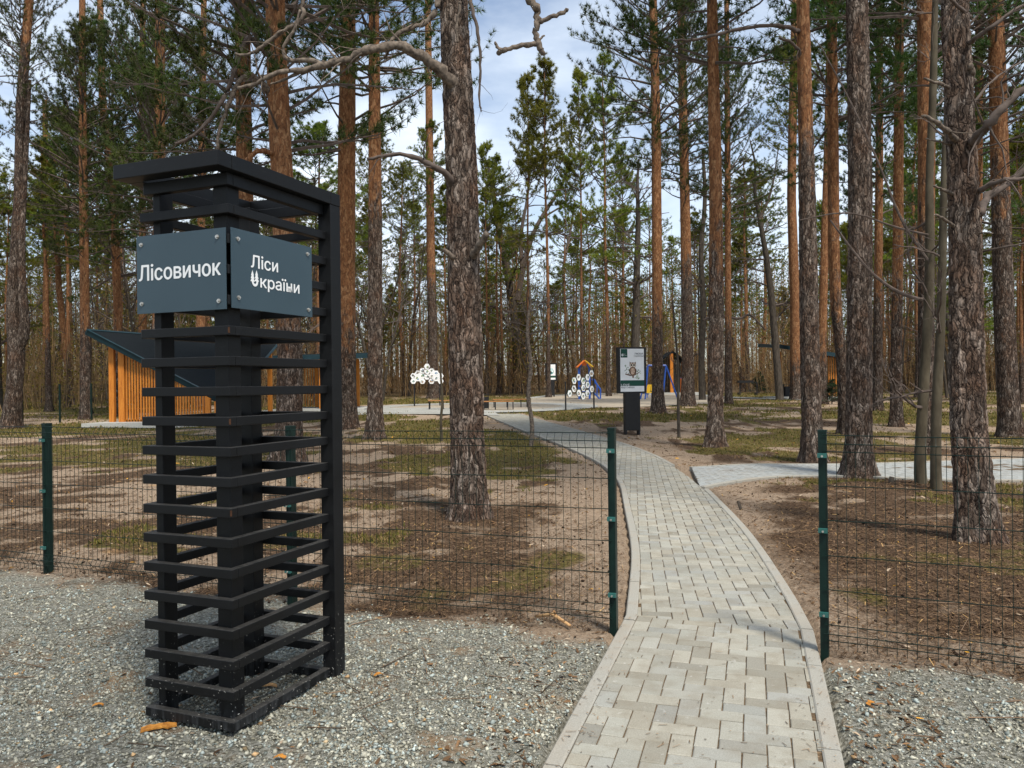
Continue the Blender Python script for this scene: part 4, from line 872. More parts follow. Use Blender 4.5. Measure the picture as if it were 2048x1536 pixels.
stem_tree('smooth_tree', 'olive smooth trunk with white flecks, right of a twin pair', [(1873, 978, 25), (1871, 930, 21), (1873, 800, 19), (1882, 650, 17), (1885, 500, 15), (1890, 300, 12), (1900, 100, 9), (1905, -100, 5)], M['olive_bark'], 52, 9, 1.5)
stem_tree('bare_sapling', 'crooked bare sapling with wide thin twigs beside the paved path', [(1061, 892, 10), (1066, 850, 9), (1054, 790, 8), (1064, 730, 7), (1052, 660, 6), (1062, 600, 4), (1056, 540, 2.5), (1064, 500, 1.5)], M['deadwood'], 53, 22, 1.7, lowt=.5)
stem_tree('bare_sapling', 'wavy thin sapling left of the thick grey pine', [(884, 882, 6), (881, 840, 5.5), (886, 800, 5), (880, 740, 4), (884, 690, 3), (880, 640, 2)], M['olive_bark'], 54, 6, .9, lowt=.5)
stem_tree('bare_sapling', 'thin upright sapling between two pines near the owl board', [(1358, 874, 7), (1356, 800, 6), (1357, 740, 5), (1352, 680, 4), (1345, 600, 3)], M['dec_bark'], 55, 9, 1.2, lowt=.5)
stem_tree('oak_tree', 'dark forked bare oak behind the benches', [(1034, 786, 26), (1036, 720, 20), (1031, 640, 19), (1018, 560, 16), (1000, 470, 13), (985, 380, 8), (975, 320, 4)], M['dec_bark'], 56, 16, 4.2, [([(1034, 600), (1046, 540), (1060, 480), (1085, 430), (1120, 380), (1140, 330)], 14, 4), ([(1045, 545), (1040, 470), (1055, 400), (1060, 330)], 10, 3), ([(1080, 440), (1110, 420), (1150, 400)], 5, 2)], tr=.012)
stem_tree('pale_tree', 'pale grey leaning bare trunk beyond the playset', [(1160, 782, 11), (1145, 700, 9), (1130, 620, 8), (1124, 540, 6), (1140, 470, 5), (1150, 400, 3)], M['deadwood'], 57, 10, 3.6, tr=.012)
stem_tree('bare_tree', 'dark slender leaning tree left of the slatted shelter', [(1560, 800, 17), (1552, 700, 15), (1540, 560, 13), (1522, 450, 9), (1508, 380, 6), (1512, 330, 4), (1500, 280, 2)], M['dec_bark'], 58, 22, 3.2, [([(1520, 440), (1545, 380), (1556, 300)], 6, 2)], tr=.020)
stem_tree('bare_tree', 'black straight bare trunk rising behind the owl board', [(1268, 792, 20), (1272, 650, 17), (1274, 520, 13), (1277, 430, 9), (1274, 370, 6), (1278, 320, 2)], M['dec_bark'], 59, 30, 3.8, tr=.022)
stem_tree('oak_tree', 'twisting bare oak with dry brown leaves beside the fire grill', [(1405, 800, 15), (1402, 720, 13), (1408, 620, 12), (1400, 500, 10), (1412, 400, 8), (1405, 300, 5)], M['dec_bark'], 60, 16, 3.2, [([(1405, 640), (1440, 630), (1480, 640), (1500, 625), (1530, 660)], 8, 3)], tr=.011)

# ------------------------------------------------------------------ shelters
def hexa(p): return p
def timber(mb_parent, p0, p1, w, h, name='post', up=(0, 0, 1), mat=None):
    mb = MB(); mb.bar(p0, p1, w, h, up); return mb.build(name, mat or M['timber'], mb_parent)
# timber shelter behind the pillar: slatted wall, long roof plane falling to the right
s0 = GP(190, 861); Ysh = 29.3; zs = zg(Ysh) + .16
sh = thing('timber_shelter', V(-12.5, Ysh, zg(Ysh)), 'orange timber shelter with slatted wall under a dark falling roof', 'shelter')
xw = lambda u, y=Ysh: (u - 1024) / FPX * y
slab_poly = [V(xw(188), Ysh - .9, zs), V(xw(470), Ysh - .7, zs), V(xw(540), Ysh + 8.5, zs), V(xw(300), Ysh + 8.5, zs)]
mb = MB(); mb.slab(slab_poly, .3); mb.build('slab', M['concrete'], sh)
NLr, NRr = AT(175, 660, Ysh - .5), AT(447, 801, Ysh + .2); FLr = AT(557, 687, Ysh + 9.2)
nrm = (NRr - NLr).cross(FLr - NLr).normalized(); nrm = nrm if nrm.z > 0 else -nrm
def on_roof(u, v): d = ray(u, v); o = V(0, 0, CAMH); return o + d * ((NLr - o).dot(nrm) / d.dot(nrm))
FRr = on_roof(497, 757)
rf = MB(); rf.slab([NLr, NRr, FRr, FLr], .05, nrm); rfo = rf.build('roof', M['roof'], sh)
for a_, b_ in ((NLr, NRr), (NRr, FRr), (FRr, FLr), (FLr, NLr)):
    mb = MB(); mb.bar(a_ - nrm * .09 - (b_ - a_).normalized() * .03, b_ - nrm * .09 + (b_ - a_).normalized() * .03, .05, .20, nrm); mb.build('fascia', M['fascia'], sh)
    mb = MB(); mb.bar(a_ + nrm * .016, b_ + nrm * .016, .10, .012, nrm); mb.build('edge_flashing', M['fascia'], sh)
def roof_z(x, y): return (NLr.z * nrm.z - nrm.x * (x - NLr.x) - nrm.y * (y - NLr.y)) / nrm.z
def up_post(u0, u1, dy=0.0, d=.16, name='post', lower=.14):
    y = Ysh + dy; x0, x1 = xw(u0, y), xw(u1, y); xm = (x0 + x1) / 2; zt = roof_z(xm, y) - lower
    mb = MB(); hw = (x1 - x0) / 2; slope = -nrm.x / nrm.z
    vs = [(xm - hw, y, zs), (xm + hw, y, zs), (xm + hw, y + d, zs), (xm - hw, y + d, zs), (xm - hw, y, zt - slope * hw), (xm + hw, y, zt + slope * hw), (xm + hw, y + d, zt + slope * hw), (xm - hw, y + d, zt - slope * hw)]
    mb.add(vs, [(3, 2, 1, 0), (4, 5, 6, 7), (0, 1, 5, 4), (1, 2, 6, 5), (2, 3, 7, 6), (3, 0, 4, 7)]); return mb.build(name, M['timber'], sh)
up_post(217.5, 227.5, 0); up_post(236.5, 248, 0); up_post(409, 419, 0); up_post(428, 437, 0); up_post(535, 543, 8.0)
up_post(480, 487, 7.5)
for k in range(28): u = 251.5 + k * 5.65; up_post(u, u + 2.9, .05, .045, 'slat', .16)
timber(sh, V(xw(249), Ysh + .075, zs + .04), V(xw(409), Ysh + .075, zs + .04), .05, .07, 'bottom_rail')
timber(sh, V(xw(225), Ysh + .3, roof_z(xw(225), Ysh + .3) - .17), V(xw(436), Ysh + .3, roof_z(xw(436), Ysh + .3) - .17), .10, .14, 'rafter', nrm)
timber(sh, V(xw(240), Ysh + .7, zs + .47), V(xw(400), Ysh + .7, zs + .47), .4, .05, 'bench_seat', mat=M['bench_wood'])
for u in (250, 325, 395): timber(sh, V(xw(u), Ysh + .7, zs), V(xw(u), Ysh + .7, zs + .44), .08, .3, 'bench_leg', (0, 1, 0))

def flat_shelter(label, x0, x1, y0, depth, zl, zr, posts, slats, name='timber_shelter', wall_mat=None):
    zb = zg(y0); root = thing(name, V((x0 + x1) / 2, y0, zb), label, 'shelter'); mb = MB(); mb.box(V((x0 + x1) / 2, y0 + depth / 2, zb + .05), (x1 - x0 + .7, depth + .6, .16)); mb.build('slab', M['concrete'], root)
    ov = .55; A0, B0 = V(x0 - ov, y0 - .45, zl), V(x1 + ov, y0 - .45, zr); up = (B0 - A0).cross(V(0, 1, 0)); up = up.normalized(); up = up if up.z > 0 else -up
    mb = MB(); mb.slab([A0, B0, B0 + V(0, depth + .9, .25), A0 + V(0, depth + .9, .25)], .06, up); mb.build('roof', M['roof'], root)
    mb = MB(); mb.bar(A0 - up * .10 - V(0, .03, 0), B0 - up * .10 - V(0, .03, 0), .05, .24, up); mb.build('fascia', M['fascia'], root)
    for e in (A0, B0): mb = MB(); mb.bar(e - up * .10, e - up * .10 + V(0, depth + .9, .25), .05, .22, up); mb.build('fascia', M['fascia'], root)
    zr_ = lambda x: zl + (zr - zl) * (x - A0.x) / (B0.x - A0.x) - .14
    for x, dy in posts: timber(root, V(x, y0 + dy, zb + .13), V(x, y0 + dy, zr_(x)), .15, .15)
    for xa, xb, dy, st in slats:
        n = max(1, int(abs(xb - xa) / st))
        for k in range(n + 1): x = xa + (xb - xa) * k / n; timber(root, V(x, y0 + dy, zb + .15), V(x, y0 + dy, zr_(x) - .02), .05, .045, 'slat')
    return root
y2 = 40.0; flat_shelter('timber shelter with blue edged flat roof half hidden by the flaming orange pine', xw(560, y2), xw(716, y2), y2, 3.6, AT(547, 713, y2).z, AT(732, 708, y2).z, [(xw(566, y2), .1), (xw(641, y2), .1), (xw(708, y2), .1), (xw(600, y2), 3.4), (xw(690, y2), 3.4)], [(xw(575, y2), xw(625, y2), 3.4, .14)])
y3 = G(1545, 799).y; flat_shelter('small timber shelter with slatted side and tilted blue roof among the right pines', xw(1572, y3), xw(1680, y3), y3, 3.2, AT(1555, 690, y3).z, AT(1694, 712, y3).z, [(xw(1593, y3), .1), (xw(1680, y3), .1), (xw(1593, y3), 3.0), (xw(1680, y3), 3.0)], [(xw(1650, y3), xw(1678, y3), .1, .13), (xw(1640, y3), xw(1675, y3), 3.0, .13)])
# dark gabled play hut
y4 = 63.0; zb = zg(y4); hut = thing('play_hut', V(xw(1345, y4), y4, zb), 'dark gabled hut with one orange corner post behind the swing', 'hut'); pxm = y4 / FPX
apx, aw, az_, ez = xw(1346, y4), 24 * pxm, AT(1346, 702, y4).z, AT(1322, 722, y4).z
mb = MB(); mb.box(V(apx, y4 + 1, zb + .06), (aw * 2 + 2.2, 3.4, .2)); mb.build('slab', M['concrete'], hut)
for k in range(16):
    x = apx - aw + (k + .5) * aw * 2 / 16; h = ez - .05 + (az_ - ez) * (1 - abs(x - apx) / aw); timber(hut, V(x, y4 + .4, zb + .15), V(x, y4 + .4, h - .08), .04, aw * 2 / 16 - .03, 'board', (1, 0, 0), M['black'])
for sgn in (-1, 1):
    mb = MB(); n_ = V(sgn * (az_ - ez), 0, aw).normalized(); mb.slab([V(apx, y4 - .2, az_), V(apx, y4 + 2.4, az_), V(apx + sgn * (aw + .2), y4 + 2.4, ez - .05), V(apx + sgn * (aw + .2), y4 - .2, ez - .05)], .09, n_); mb.build('roof', M['roof'], hut)
timber(hut, V(apx - 3 * pxm, y4 - .05, zb + .15), V(apx - 3 * pxm, y4 - .05, az_ - .2), .24, .24); timber(hut, V(apx + 20 * pxm, y4 - .05, zb + .15), V(apx + 20 * pxm, y4 - .05, ez - .1), .2, .2)
timber(hut, V(apx - 21 * pxm, y4 - .05, zb + .15), V(apx - 21 * pxm, y4 - .05, ez - .1), .2, .2, mat=M['black'])

# ------------------------------------------------------------------ boards
GREENP = (.010, .065, .045)
def info_board(u, v, hpx, label, big):
    b0 = GP(u, v); Y = b0.y; s = hpx / FPX * Y / 2.5; root = thing('info_board', b0, label, 'sign'); yaw = R(14); X = V(math.cos(yaw), math.sin(yaw), 0); N = V(math.sin(yaw), -math.cos(yaw), 0); o = b0
    mb = MB(); mb.box(o + pz * (.66 * s), (.45 * s, .17 * s, 1.06 * s), (X, N, pz)); mb.build('stand', M['black'], root)
    for k in (-1, 1): mb = MB(); mb.box(o + X * (.20 * s * k) + pz * (.04 * s), (.05 * s, .15 * s, .2 * s), (X, N, pz)); mb.build('foot', M['black'], root)
    mb = MB(); mb.box(o + pz * (1.845 * s), (.86 * s, .14 * s, 1.31 * s), (X, N, pz)); cab = mb.build('cabinet', M['black'], root)
    f0 = o + N * (.0705 * s + .004); pw, ph = (.72, 1.22) if big else (.60, 1.12); c = f0 + pz * (1.845 * s)
    mb = MB(); mb.box(c - N * .003, (pw * s, .006, ph * s), (X, N, pz)); po = mb.build('poster', M['white'], cab)
    W = lambda x, y, l=1: c + X * ((x - .5) * pw * s) + pz * ((.5 - y) * ph * s) + N * (.0012 * l)
    def part(mbp, nm, mat=M['print']): ob = mbp.build(nm, mat, None, colors=True); ob.data.transform(Matrix.Translation(-root.location)); ob.parent = cab; return ob
    quad = lambda m_, x0, y0, x1, y1, col, l=1: m_.add([W(x0, y1, l), W(x1, y1, l), W(x1, y0, l), W(x0, y0, l)], [(0, 1, 2, 3)], col)
    mb = MB(); quad(mb, .02, .005, .30, .205, GREENP); part(mb, 'emblem_field'); mb = MB(); quad(mb, .0, .735, 1, .87, GREENP); part(mb, 'green_band')
    def ell(m_, cx, cy, rx, ry, col, l, rot=0, n=16): m_.add([W(cx + rx * math.cos(q) * math.cos(rot) - ry * math.sin(q) * math.sin(rot) * 1.0, cy + (rx * math.cos(q) * math.sin(rot) + ry * math.sin(q) * math.cos(rot)) * pw / ph * 1.0, l) for q in [2 * math.pi * k / n for k in range(n)]], [tuple(range(n - 1, -1, -1))], col)
    mb = MB(); rr = random.Random(3)
    if big:
        br_, dk, lt = (.17, .085, .045), (.035, .02, .014), (.55, .40, .30)
        for k in range(34):
            ax_ = rr.choice(((.28, .47), (.78, .52), (.70, .66))); x, y = ax_[0] + rr.gauss(0, .045), ax_[1] + rr.gauss(0, .05); g = rr.uniform(.5, 1.3)
            ell(mb, x, y, .035, .014, rr.choice(((.12 * g, .22 * g, .06 * g), (.07 * g, .16 * g, .08 * g), (.28 * g, .36 * g, .20 * g))), 1 + k * .02, rr.uniform(0, 3.1), 6)
        mb.add([W(.20, .575, 2), W(.40, .60, 2), (W(.58, .60, 2)), W(.80, .545, 2), W(.80, .56, 2), W(.58, .63, 2), W(.40, .635, 2), W(.20, .60, 2)], [(0, 7, 6, 1), (1, 6, 5, 2), (2, 5, 4, 3)], (.13, .07, .04))
        ell(mb, .52, .515, .145, .165, br_, 2.4); ell(mb, .52, .525, .105, .13, lt, 2.8); ell(mb, .53, .65, .035, .06, br_, 2.2)
        for k in range(16): ell(mb, .52 + rr.uniform(-.08, .08), .53 + rr.uniform(-.06, .09), .014, .018, br_, 3 + k * .01, 0, 6)
        for sg in (-1, 1):
            mb.add([W(.52 + sg * .13, .30, 2.6), W(.52 + sg * .13, .37, 2.6), W(.52 + sg * .05, .335, 2.6)], [(0, 1, 2), (2, 1, 0)], br_); ell(mb, .52 + sg * .12, .53, .035, .11, (.09, .045, .025), 3.2, sg * .12)
        ell(mb, .52, .385, .135, .115, br_, 3.4)
        for sg in (-1, 1): ell(mb, .52 + sg * .055, .385, .062, .08, (.72, .64, .54), 3.8); ell(mb, .52 + sg * .055, .38, .036, .042, dk, 4.2)
        mb.add([W(.50, .40, 4.6), W(.54, .40, 4.6), W(.52, .43, 4.6)], [(2, 1, 0)], (.05, .03, .02))
        part(mb, 'owl_picture')
    else:
        ell(mb, .45, .45, .33, .38, (.12, .30, .30), 1.5); ell(mb, .50, .38, .24, .26, (.45, .62, .64), 2); ell(mb, .42, .52, .16, .16, (.03, .09, .08), 2.5); ell(mb, .60, .45, .10, .10, (.75, .80, .80), 3); part(mb, 'picture')
    TX = M['ink']; txt = lambda nm, body, x0, y1, w_, h_, mat, bold=.0: place_text(nm, body, W(x0, y1, 5), X, pz, w_ * pw * s, h_ * ph * s, mat, cab, bold, root)
    if big:
        txt('lettering', 'ЛЮБИ', .60, .135, .36, .042, TX, .012); txt('lettering', 'І БЕРЕЖИ', .57, .19, .41, .036, TX); txt('lettering', 'LOVE', .02, .872, .36, .055, M['white']); txt('lettering', 'AND CHERISH', .02, .92, .56, .036, TX)
        logo('emblem', W(.045, .175, 5), X, pz, .085 * s, M['white'], cab, root); txt('lettering', 'Ліси', .16, .13, .06, .012, M['white'], .02); txt('lettering', 'України', .16, .165, .11, .014, M['white'], .02)
    return root
M['ink'] = simple('dark_grey_ink', (.03, .035, .035), (.04, .045, .045), .6, 5)
info_board(1264, 867, 175, 'black info board with owl poster reading LOVE AND CHERISH beside the path', True)
info_board(1103, 794, 68, 'small black info board with teal picture standing left of the playset', False)
def hexagon(mb, c, X, N, r, col, th=.02, flat_top=True):
    pts = [c + X * (r * math.cos(math.pi / 3 * k)) + pz * (r * math.sin(math.pi / 3 * k)) for k in range(6)]; mb.slab(pts, th, N, col)
def hex_board(label, base_uvs, hexes, r, Yref, edge):
    b0 = GP(*base_uvs[0][:2]); root = thing('honeycomb_board', b0, label, 'sign'); rng = random.Random(9)
    pts = []
    for u, v, vt in base_uvs:
        g = GP(u, v); t = AT(u, vt, g.y); mb = MB(); mb.bar(g - pz * .1, V(g.x, g.y, t.z), .07, .07, (0, 1, 0)); mb.build('post', M['black'], root); pts.append(g)
    Xd = (pts[-1] - pts[0]); Xd.z = 0; Xd.normalize(); N = V(Xd.y, -Xd.x, 0); N = N if N.y < 0 else -N
    for i, (u, v) in enumerate(hexes):
        d = ray(u, v); o = V(0, 0, CAMH); c = o + d * ((pts[0] + N * .05 - o).dot(N) / d.dot(N))
        mb = MB(); hexagon(mb, c, Xd, N, r, (1, 1, 1)); h = mb.build('hexagon', M['hexedge'] if edge else M['white'], root)
        mb = MB(); hexagon(mb, c + N * .012, Xd, N, r * (.90 if edge else .93), (1, 1, 1), .01); f = mb.build('face', M['white'], None); f.data.transform(Matrix.Translation(-root.location)); f.parent = h
        mb = MB(); cs = ((.10, .20, .18), (.28, .18, .11), (.12, .22, .36), (.20, .26, .12), (.12, .11, .10))
        for k in range(4):
            q = c + N * (.016 + .002 * k) + Xd * rng.uniform(-.25, .25) * r + pz * rng.uniform(-.25, .25) * r; rad = r * (.42 - .08 * k) * rng.uniform(.7, 1.1); cl = rng.choice(cs) if k < 3 else (.6, .62, .6)
            mb.add([q + Xd * (rad * math.cos(a_)) + pz * (rad * math.sin(a_)) for a_ in [math.pi * 2 * j / 9 + rng.uniform(-.2, .2) for j in range(9)]], [tuple(range(9))], cl)
        f = mb.build('picture', M['print'], None, colors=True); f.data.transform(Matrix.Translation(-root.location)); f.parent = h
    return root
M['hexedge'] = simple('dark_green_edge', (.02, .06, .05), (.03, .08, .065), .5, 5)
hx = []
for i, js in ((-3, (0, 1)), (-2, (.5, 1.5)), (-1, (0, 1, 2)), (0, (.5, 1.5, 2.5)), (1, (0, 1, 2)), (2, (.5, 1.5)), (3, (0, 1))):
    for j in js: hx.append((854 + i * 9.1, 762.5 - j * 10.6 - (3 if i == 0 else 0)))
hex_board('white honeycomb board of animal pictures on thin black posts left of the thick pine', [(829, 813, 765), (880, 812, 765)], hx, .172, 45, False)
Z4 = lambda q: [(1060 + x / 6.4, 680 + y / 6.4) for x, y in q]
hex_board('honeycomb board of dark edged hexagons between two tall black posts', [(1131.5, 822, 763), (1188, 818, 737)], Z4([(508, 685), (562, 625), (565, 522), (622, 478), (625, 678), (680, 525), (682, 612), (736, 478), (736, 575), (735, 680), (786, 428), (790, 628), (680, 720)]), .195, 37, True)

# ------------------------------------------------------------------ benches, bins, grill
def bench(u0, u1, v, label):
    g = GP((u0 + u1) / 2, v); Y = g.y; L = (u1 - u0) / FPX * Y; root = thing('bench', g, label, 'bench', None)
    for k in range(4): mb = MB(); mb.bar(g + V(-L / 2, -.18 + k * .115, .45), g + V(L / 2, -.18 + k * .115, .45), .10, .045); mb.build('board', M['bench_wood'], root)
    for sx_ in (-.47, -.1, .3, .47):
        mb = MB(); x = L * sx_
        for dy in (-.17, .17): mb.box(g + V(x, dy, .20), (.05, .05, .42))
        mb.box(g + V(x, 0, .40), (.045, .30, .045)); mb.box(g + V(x, 0, .02), (.045, .30, .04)); mb.build('leg_frame', M['black'], root)
    return root
bench(857, 930, 819, 'low wooden bench with black legs left of the thick grey pine'); bench(966, 1028, 820, 'low wooden bench with black legs right of the thick grey pine, nearest the path'); bench(986, 1056, 815, 'farther wooden bench with black legs behind another bench by the sapling')
def bin_(u, v, w_, h_, label, ashtop=False):
    g = GP(u, v); Y = g.y; W_ = w_ / FPX * Y; Hh = h_ / FPX * Y; root = thing('litter_bin', g, label, 'bin')
    mb = MB(); mb.box(g + pz * (Hh * .46), (W_ * .82, W_ * .72, Hh * .74)); mb.build('body', M['black'], root)
    for a_ in (-1, 1):
        mb = MB(); mb.box(g + V(a_ * W_ * .46, 0, Hh * .5), (W_ * .08, W_ * .3, Hh)); mb.build('side_frame', M['black'], root)
    mb = MB(); mb.box(g + pz * (Hh * .985), (W_, W_ * .5, Hh * .03)); mb.build('lid', M['black'], root); return root
bin_(971.5, 819, 13, 31, 'black litter bin at the end of the wooden bench'); bin_(1577, 796, 21, 28, 'black litter bin in front of the slatted right shelter')
g = GP(1497, 790); Y = g.y; pxm = Y / FPX; gr = thing('fire_grill', g, 'black charcoal grill on thin legs in a clearing between pines', 'grill')
mb = MB(); mb.box(g + V(-6 * pxm, 0, 27 * pxm), (30 * pxm, .45, 5 * pxm)); mb.build('fire_box', M['black'], gr)
for x in (-17, 17): mb = MB(); mb.box(g + V(x * pxm, 0, 13 * pxm), (2 * pxm, .06, 26 * pxm)); mb.build('leg', M['black'], gr)
for x in (-20, 14): mb = MB(); mb.box(g + V(x * pxm, -.3, 5 * pxm), (7 * pxm, .4, 1.4 * pxm)); mb.box(g + V((x - 3) * pxm, -.3, 2.5 * pxm), (1.2 * pxm, .3, 5 * pxm)); mb.build('side_shelf', M['black'], gr)
mb = MB(); mb.bar(g + V(8 * pxm, 0, 26 * pxm), g + V(18 * pxm, 0, 26 * pxm), .05, .05); mb.build('handle', M['black'], gr)

# ------------------------------------------------------------------ playground
Y = 54.0; zb = zg(Y); q = lambda u, v, dy=0: AT(u, v, Y + dy)
ps = thing('play_tower', V(q(1168, 790).x, Y, zb), 'small play tower with blue posts and orange gable behind the honeycomb board', 'play tower')
def pole(root, a_, b_, r_, mat, name='pole'): mb = MB(); mb.tube([a_, b_], r_, 8); return mb.build(name, mat, root)
for u, dy in ((1158, 0), (1179, 0), (1160, 1.1), (1180, 1.1)): p = q(u, 800, dy); pole(ps, V(p.x, p.y, zb), V(p.x, p.y, q(u, 737).z), .055, M['blue'], 'post')
for u0, u1 in ((1158, 1163), (1179, 1174)): pole(ps, q(u0, 738), q(u1, 728), .055, M['blue'], 'brace')
for dy in (0, 1.1):
    mb = MB(); mb.slab([q(1168, 722, dy), q(1176, 731, dy), q(1160, 731, dy)], .05, (0, -1, 0)); mb.build('gable', M['orange'], ps)
for a_, b_ in (((1168, 721), (1153, 735)), ((1168, 721), (1184, 734))):
    mb = MB(); mb.bar(q(*a_, .5), q(*b_, .5), 1.6, .05, (0, 0, 1)); mb.build('roof_board', M['yellow'] if a_[0] < b_[0] else M['orange'], ps)
mb = MB(); p = q(1168, 772, .55); mb.box(p, (.8, 1.2, .07)); mb.build('platform', M['bench_wood'], ps)
for k in range(5): v = 790 - k * 7; pole(ps, q(1164, v), q(1174, v), .03, M['blue'], 'rung')
for dx in (0, 4): pole(ps, q(1184 + dx, 758), q(1201 + dx * .2, 778 + dx), .045, M['blue'], 'rail')
pole(ps, q(1184, 782), q(1201, 800), .045, M['blue'], 'rail'); pole(ps, q(1201, 778), q(1201, 800), .045, M['blue'], 'rail'); pole(ps, q(1188, 760), q(1188, 786), .04, M['blue'], 'rail'); pole(ps, q(1194, 768), q(1194, 793), .04, M['blue'], 'rail')
mb = MB(); mb.bar(q(1180, 774, .5), q(1200, 798, .5), .5, .05); mb.build('slide', M['steel'], ps)
Y = 52.0; zb = zg(Y); sw = thing('swing_frame', V(q(1350, 790).x, Y, zb), 'blue A-frame swing standing on the playground sand between two pines', 'swing')
tl_, tr_ = q(1296, 731), q(1332, 731); pole(sw, tl_, tr_, .06, M['blue'], 'top_bar')
for t_, us in ((tr_, ((1325, .0), (1356, .2))), (tl_, ((1290, .0), (1280, .2)))):
    for u, dy in us: b_ = q(u, 790, dy); pole(sw, t_, V(b_.x, b_.y, zb - .05), .05, M['blue'], 'leg')
for u in (1306, 1318):
    a_ = q(u, 731); pole(sw, a_, V(a_.x - .18, a_.y, zb + .55), .012, M['black'], 'chain'); pole(sw, a_, V(a_.x + .18, a_.y, zb + .55), .012, M['black'], 'chain'); mb = MB(); mb.box(V(a_.x, a_.y, zb + .53), (.42, .2, .05)); mb.build('seat', M['black'], sw)
ysl = thing('slide_panel', V(q(1299, 785).x, Y + 3, zg(Y + 3)), 'yellow plastic climbing panel with rounded top beside the owl board', 'play panel')
p = AT(1299, 786, Y + 3); w_ = 5.5 / FPX * (Y + 3); zt = AT(1299, 769, Y + 3).z
mb = MB(); mb.slab([V(p.x - w_, p.y, p.z), V(p.x + w_, p.y, p.z), V(p.x + w_, p.y, zt), V(p.x - w_ * .4, p.y, zt), V(p.x - w_ * .9, p.y, zt - w_ * .5)], .08, (0, -1, 0)); mb.build('panel', M['yellow'], ysl)
for k in (-1, 1): pole(ysl, V(p.x + k * w_ * .8, p.y + .05, zg(Y + 3)), V(p.x + k * w_ * .8, p.y + .05, p.z + .1), .03, M['blue'], 'leg')
wl_ = Y + .0; bar_ = thing('exercise_bar', V(q(1362, 790).x, Y, zb), 'orange upright bar with a blue top arm between two pines', 'exercise bar')
a_ = q(1362, 756); pole(bar_, V(a_.x, a_.y, zb), a_, .05, M['orange'], 'post'); pole(bar_, q(1361, 757), q(1374, 755), .05, M['blue'], 'arm')

# ------------------------------------------------------------------ far fence
def far_fence(label, pix, hpx_of=1.55):
    ps_ = [GP(*p_) for p_ in pix]; root = thing('perimeter_fence', ps_[0], label, 'fence'); posts = []
    for a_, b_ in zip(ps_[:-1], ps_[1:]):
        n = max(1, round((b_ - a_).length / 2.6)); posts += [a_ + (b_ - a_) * (k / n) for k in range(n)]
    posts.append(ps_[-1]); wires = MB()
    for p_ in posts: p_.z = zg(p_.y); mb = MB(); mb.box(p_ + pz * .78, (.06, .06, 1.6)); mb.build('post', M['fence'], root)
    for a_, b_ in zip(posts[:-1], posts[1:]):
        for z in (.1, .3, .5, .7, .9, 1.1, 1.3, 1.5): wires.tube([a_ + pz * z, b_ + pz * z], .0025, 3, False)
        n = int((b_ - a_).length / .1)
        for k in range(1, n): c = a_ + (b_ - a_) * (k / n); wires.tube([c + pz * .05, c + pz * 1.53], .0022, 3, False)
    tag(wires.build('mesh_wires', M['fence'], root), kind='stuff')
far_fence('dark wire fence running behind the timber shelter at the wood edge', [(-60, 862), (45, 850), (120, 845), (183, 840), (240, 834)])
far_fence('long dark wire fence in front of the wood beyond the playground', [(784, 787), (838, 786), (990, 780), (1124, 778), (1222, 776), (1465, 773)])
far_fence('dark wire fence at the wood edge behind the right hand pines', [(1465, 773), (1700, 772), (1980, 780), (2090, 787)])

# ------------------------------------------------------------------ the wood behind
rng = np.random.default_rng(77); placed = []
clear = [(-21, 9, 25, 41), (-9, 24, 12, 66)]                         # shelter and playground stay open (x0, x1, y0, y1)
for k_, (r_, Y_, l_) in HERO.items(): placed.append((r_.location.x, r_.location.y))
def free(x, y, dmin):
    if any(a_ < x < b_ and c_ < y < d_ for a_, b_, c_, d_ in clear): return False
    return all((x - a_) ** 2 + (y - b_) ** 2 > dmin * dmin for a_, b_ in placed)
def top_limit(u, Y):                                               # height that keeps the gaps in the canopy open
    v = 300 + 60 * math.sin(u * .05) if 955 < u < 1250 else (290 if u < 110 else (200 if u < 180 else -400))
    return CAMH + (768 - v) / FPX * Y - zg(Y)
def wood_label(kind, u, Y, w_, cbf):
    where = 'behind the timber shelter' if u < 470 else ('behind the benches' if u < 1000 else ('behind the playground' if u < 1400 else ('around the slatted shelter' if u < 1750 else 'behind the rugged crooked pine')))
    deep = 'at the wood edge' if Y < 62 else ('inside the wood' if Y < 88 else 'deep in the wood')
    if kind == 'bare': return ('tall ' if w_ > .9 else 'small ') + 'leafless dark branching tree ' + deep + ' ' + where
    if kind == 'young': return ('bushy ' if w_ > .5 else 'small slender ') + 'young pine, low crown, ' + deep + ' ' + where
    return ('stout ' if w_ > .84 else 'slender ') + 'pine, orange stem, ' + ('high' if cbf > .52 else 'deep') + ' crown, ' + deep + ' ' + where
LBL = ('tall pine with orange upper stem in the wood behind', 'young bushy pine with low green crown in the wood behind')
for u, v, Y, w_, lb in ((1090, 148, 59, 1.05, 'broad spire topped pine rising behind the small teal info board'), (1050, 172, 63, .9, 'slightly lower spire pine beside the one behind the small teal info board'), (1160, 163, 60, .85, 'narrow spire topped pine rising behind the play tower'), (1209, 126, 60, 1.1, 'tallest spire topped pine, between play tower and owl board'),
                       (968, 305, 66, .8, 'short spire topped pine behind the bench bin'), (1132, 330, 70, .8, 'short spire pine between small teal info board and play tower'), (1245, 300, 67, .8, 'short spire topped pine directly behind the owl board')):
    p = AT(u, v, Y); H = p.z - zg(Y); placed.append((p.x, Y)); place_pine(p.x, Y, H, CROWNS[6 + int(u) % 2], int(u), .75 * w_, lb, 'pines in the sky gap', 5.5, H * .38, 1.45 * w_)
n_tall = n_young = 0; tries = 0
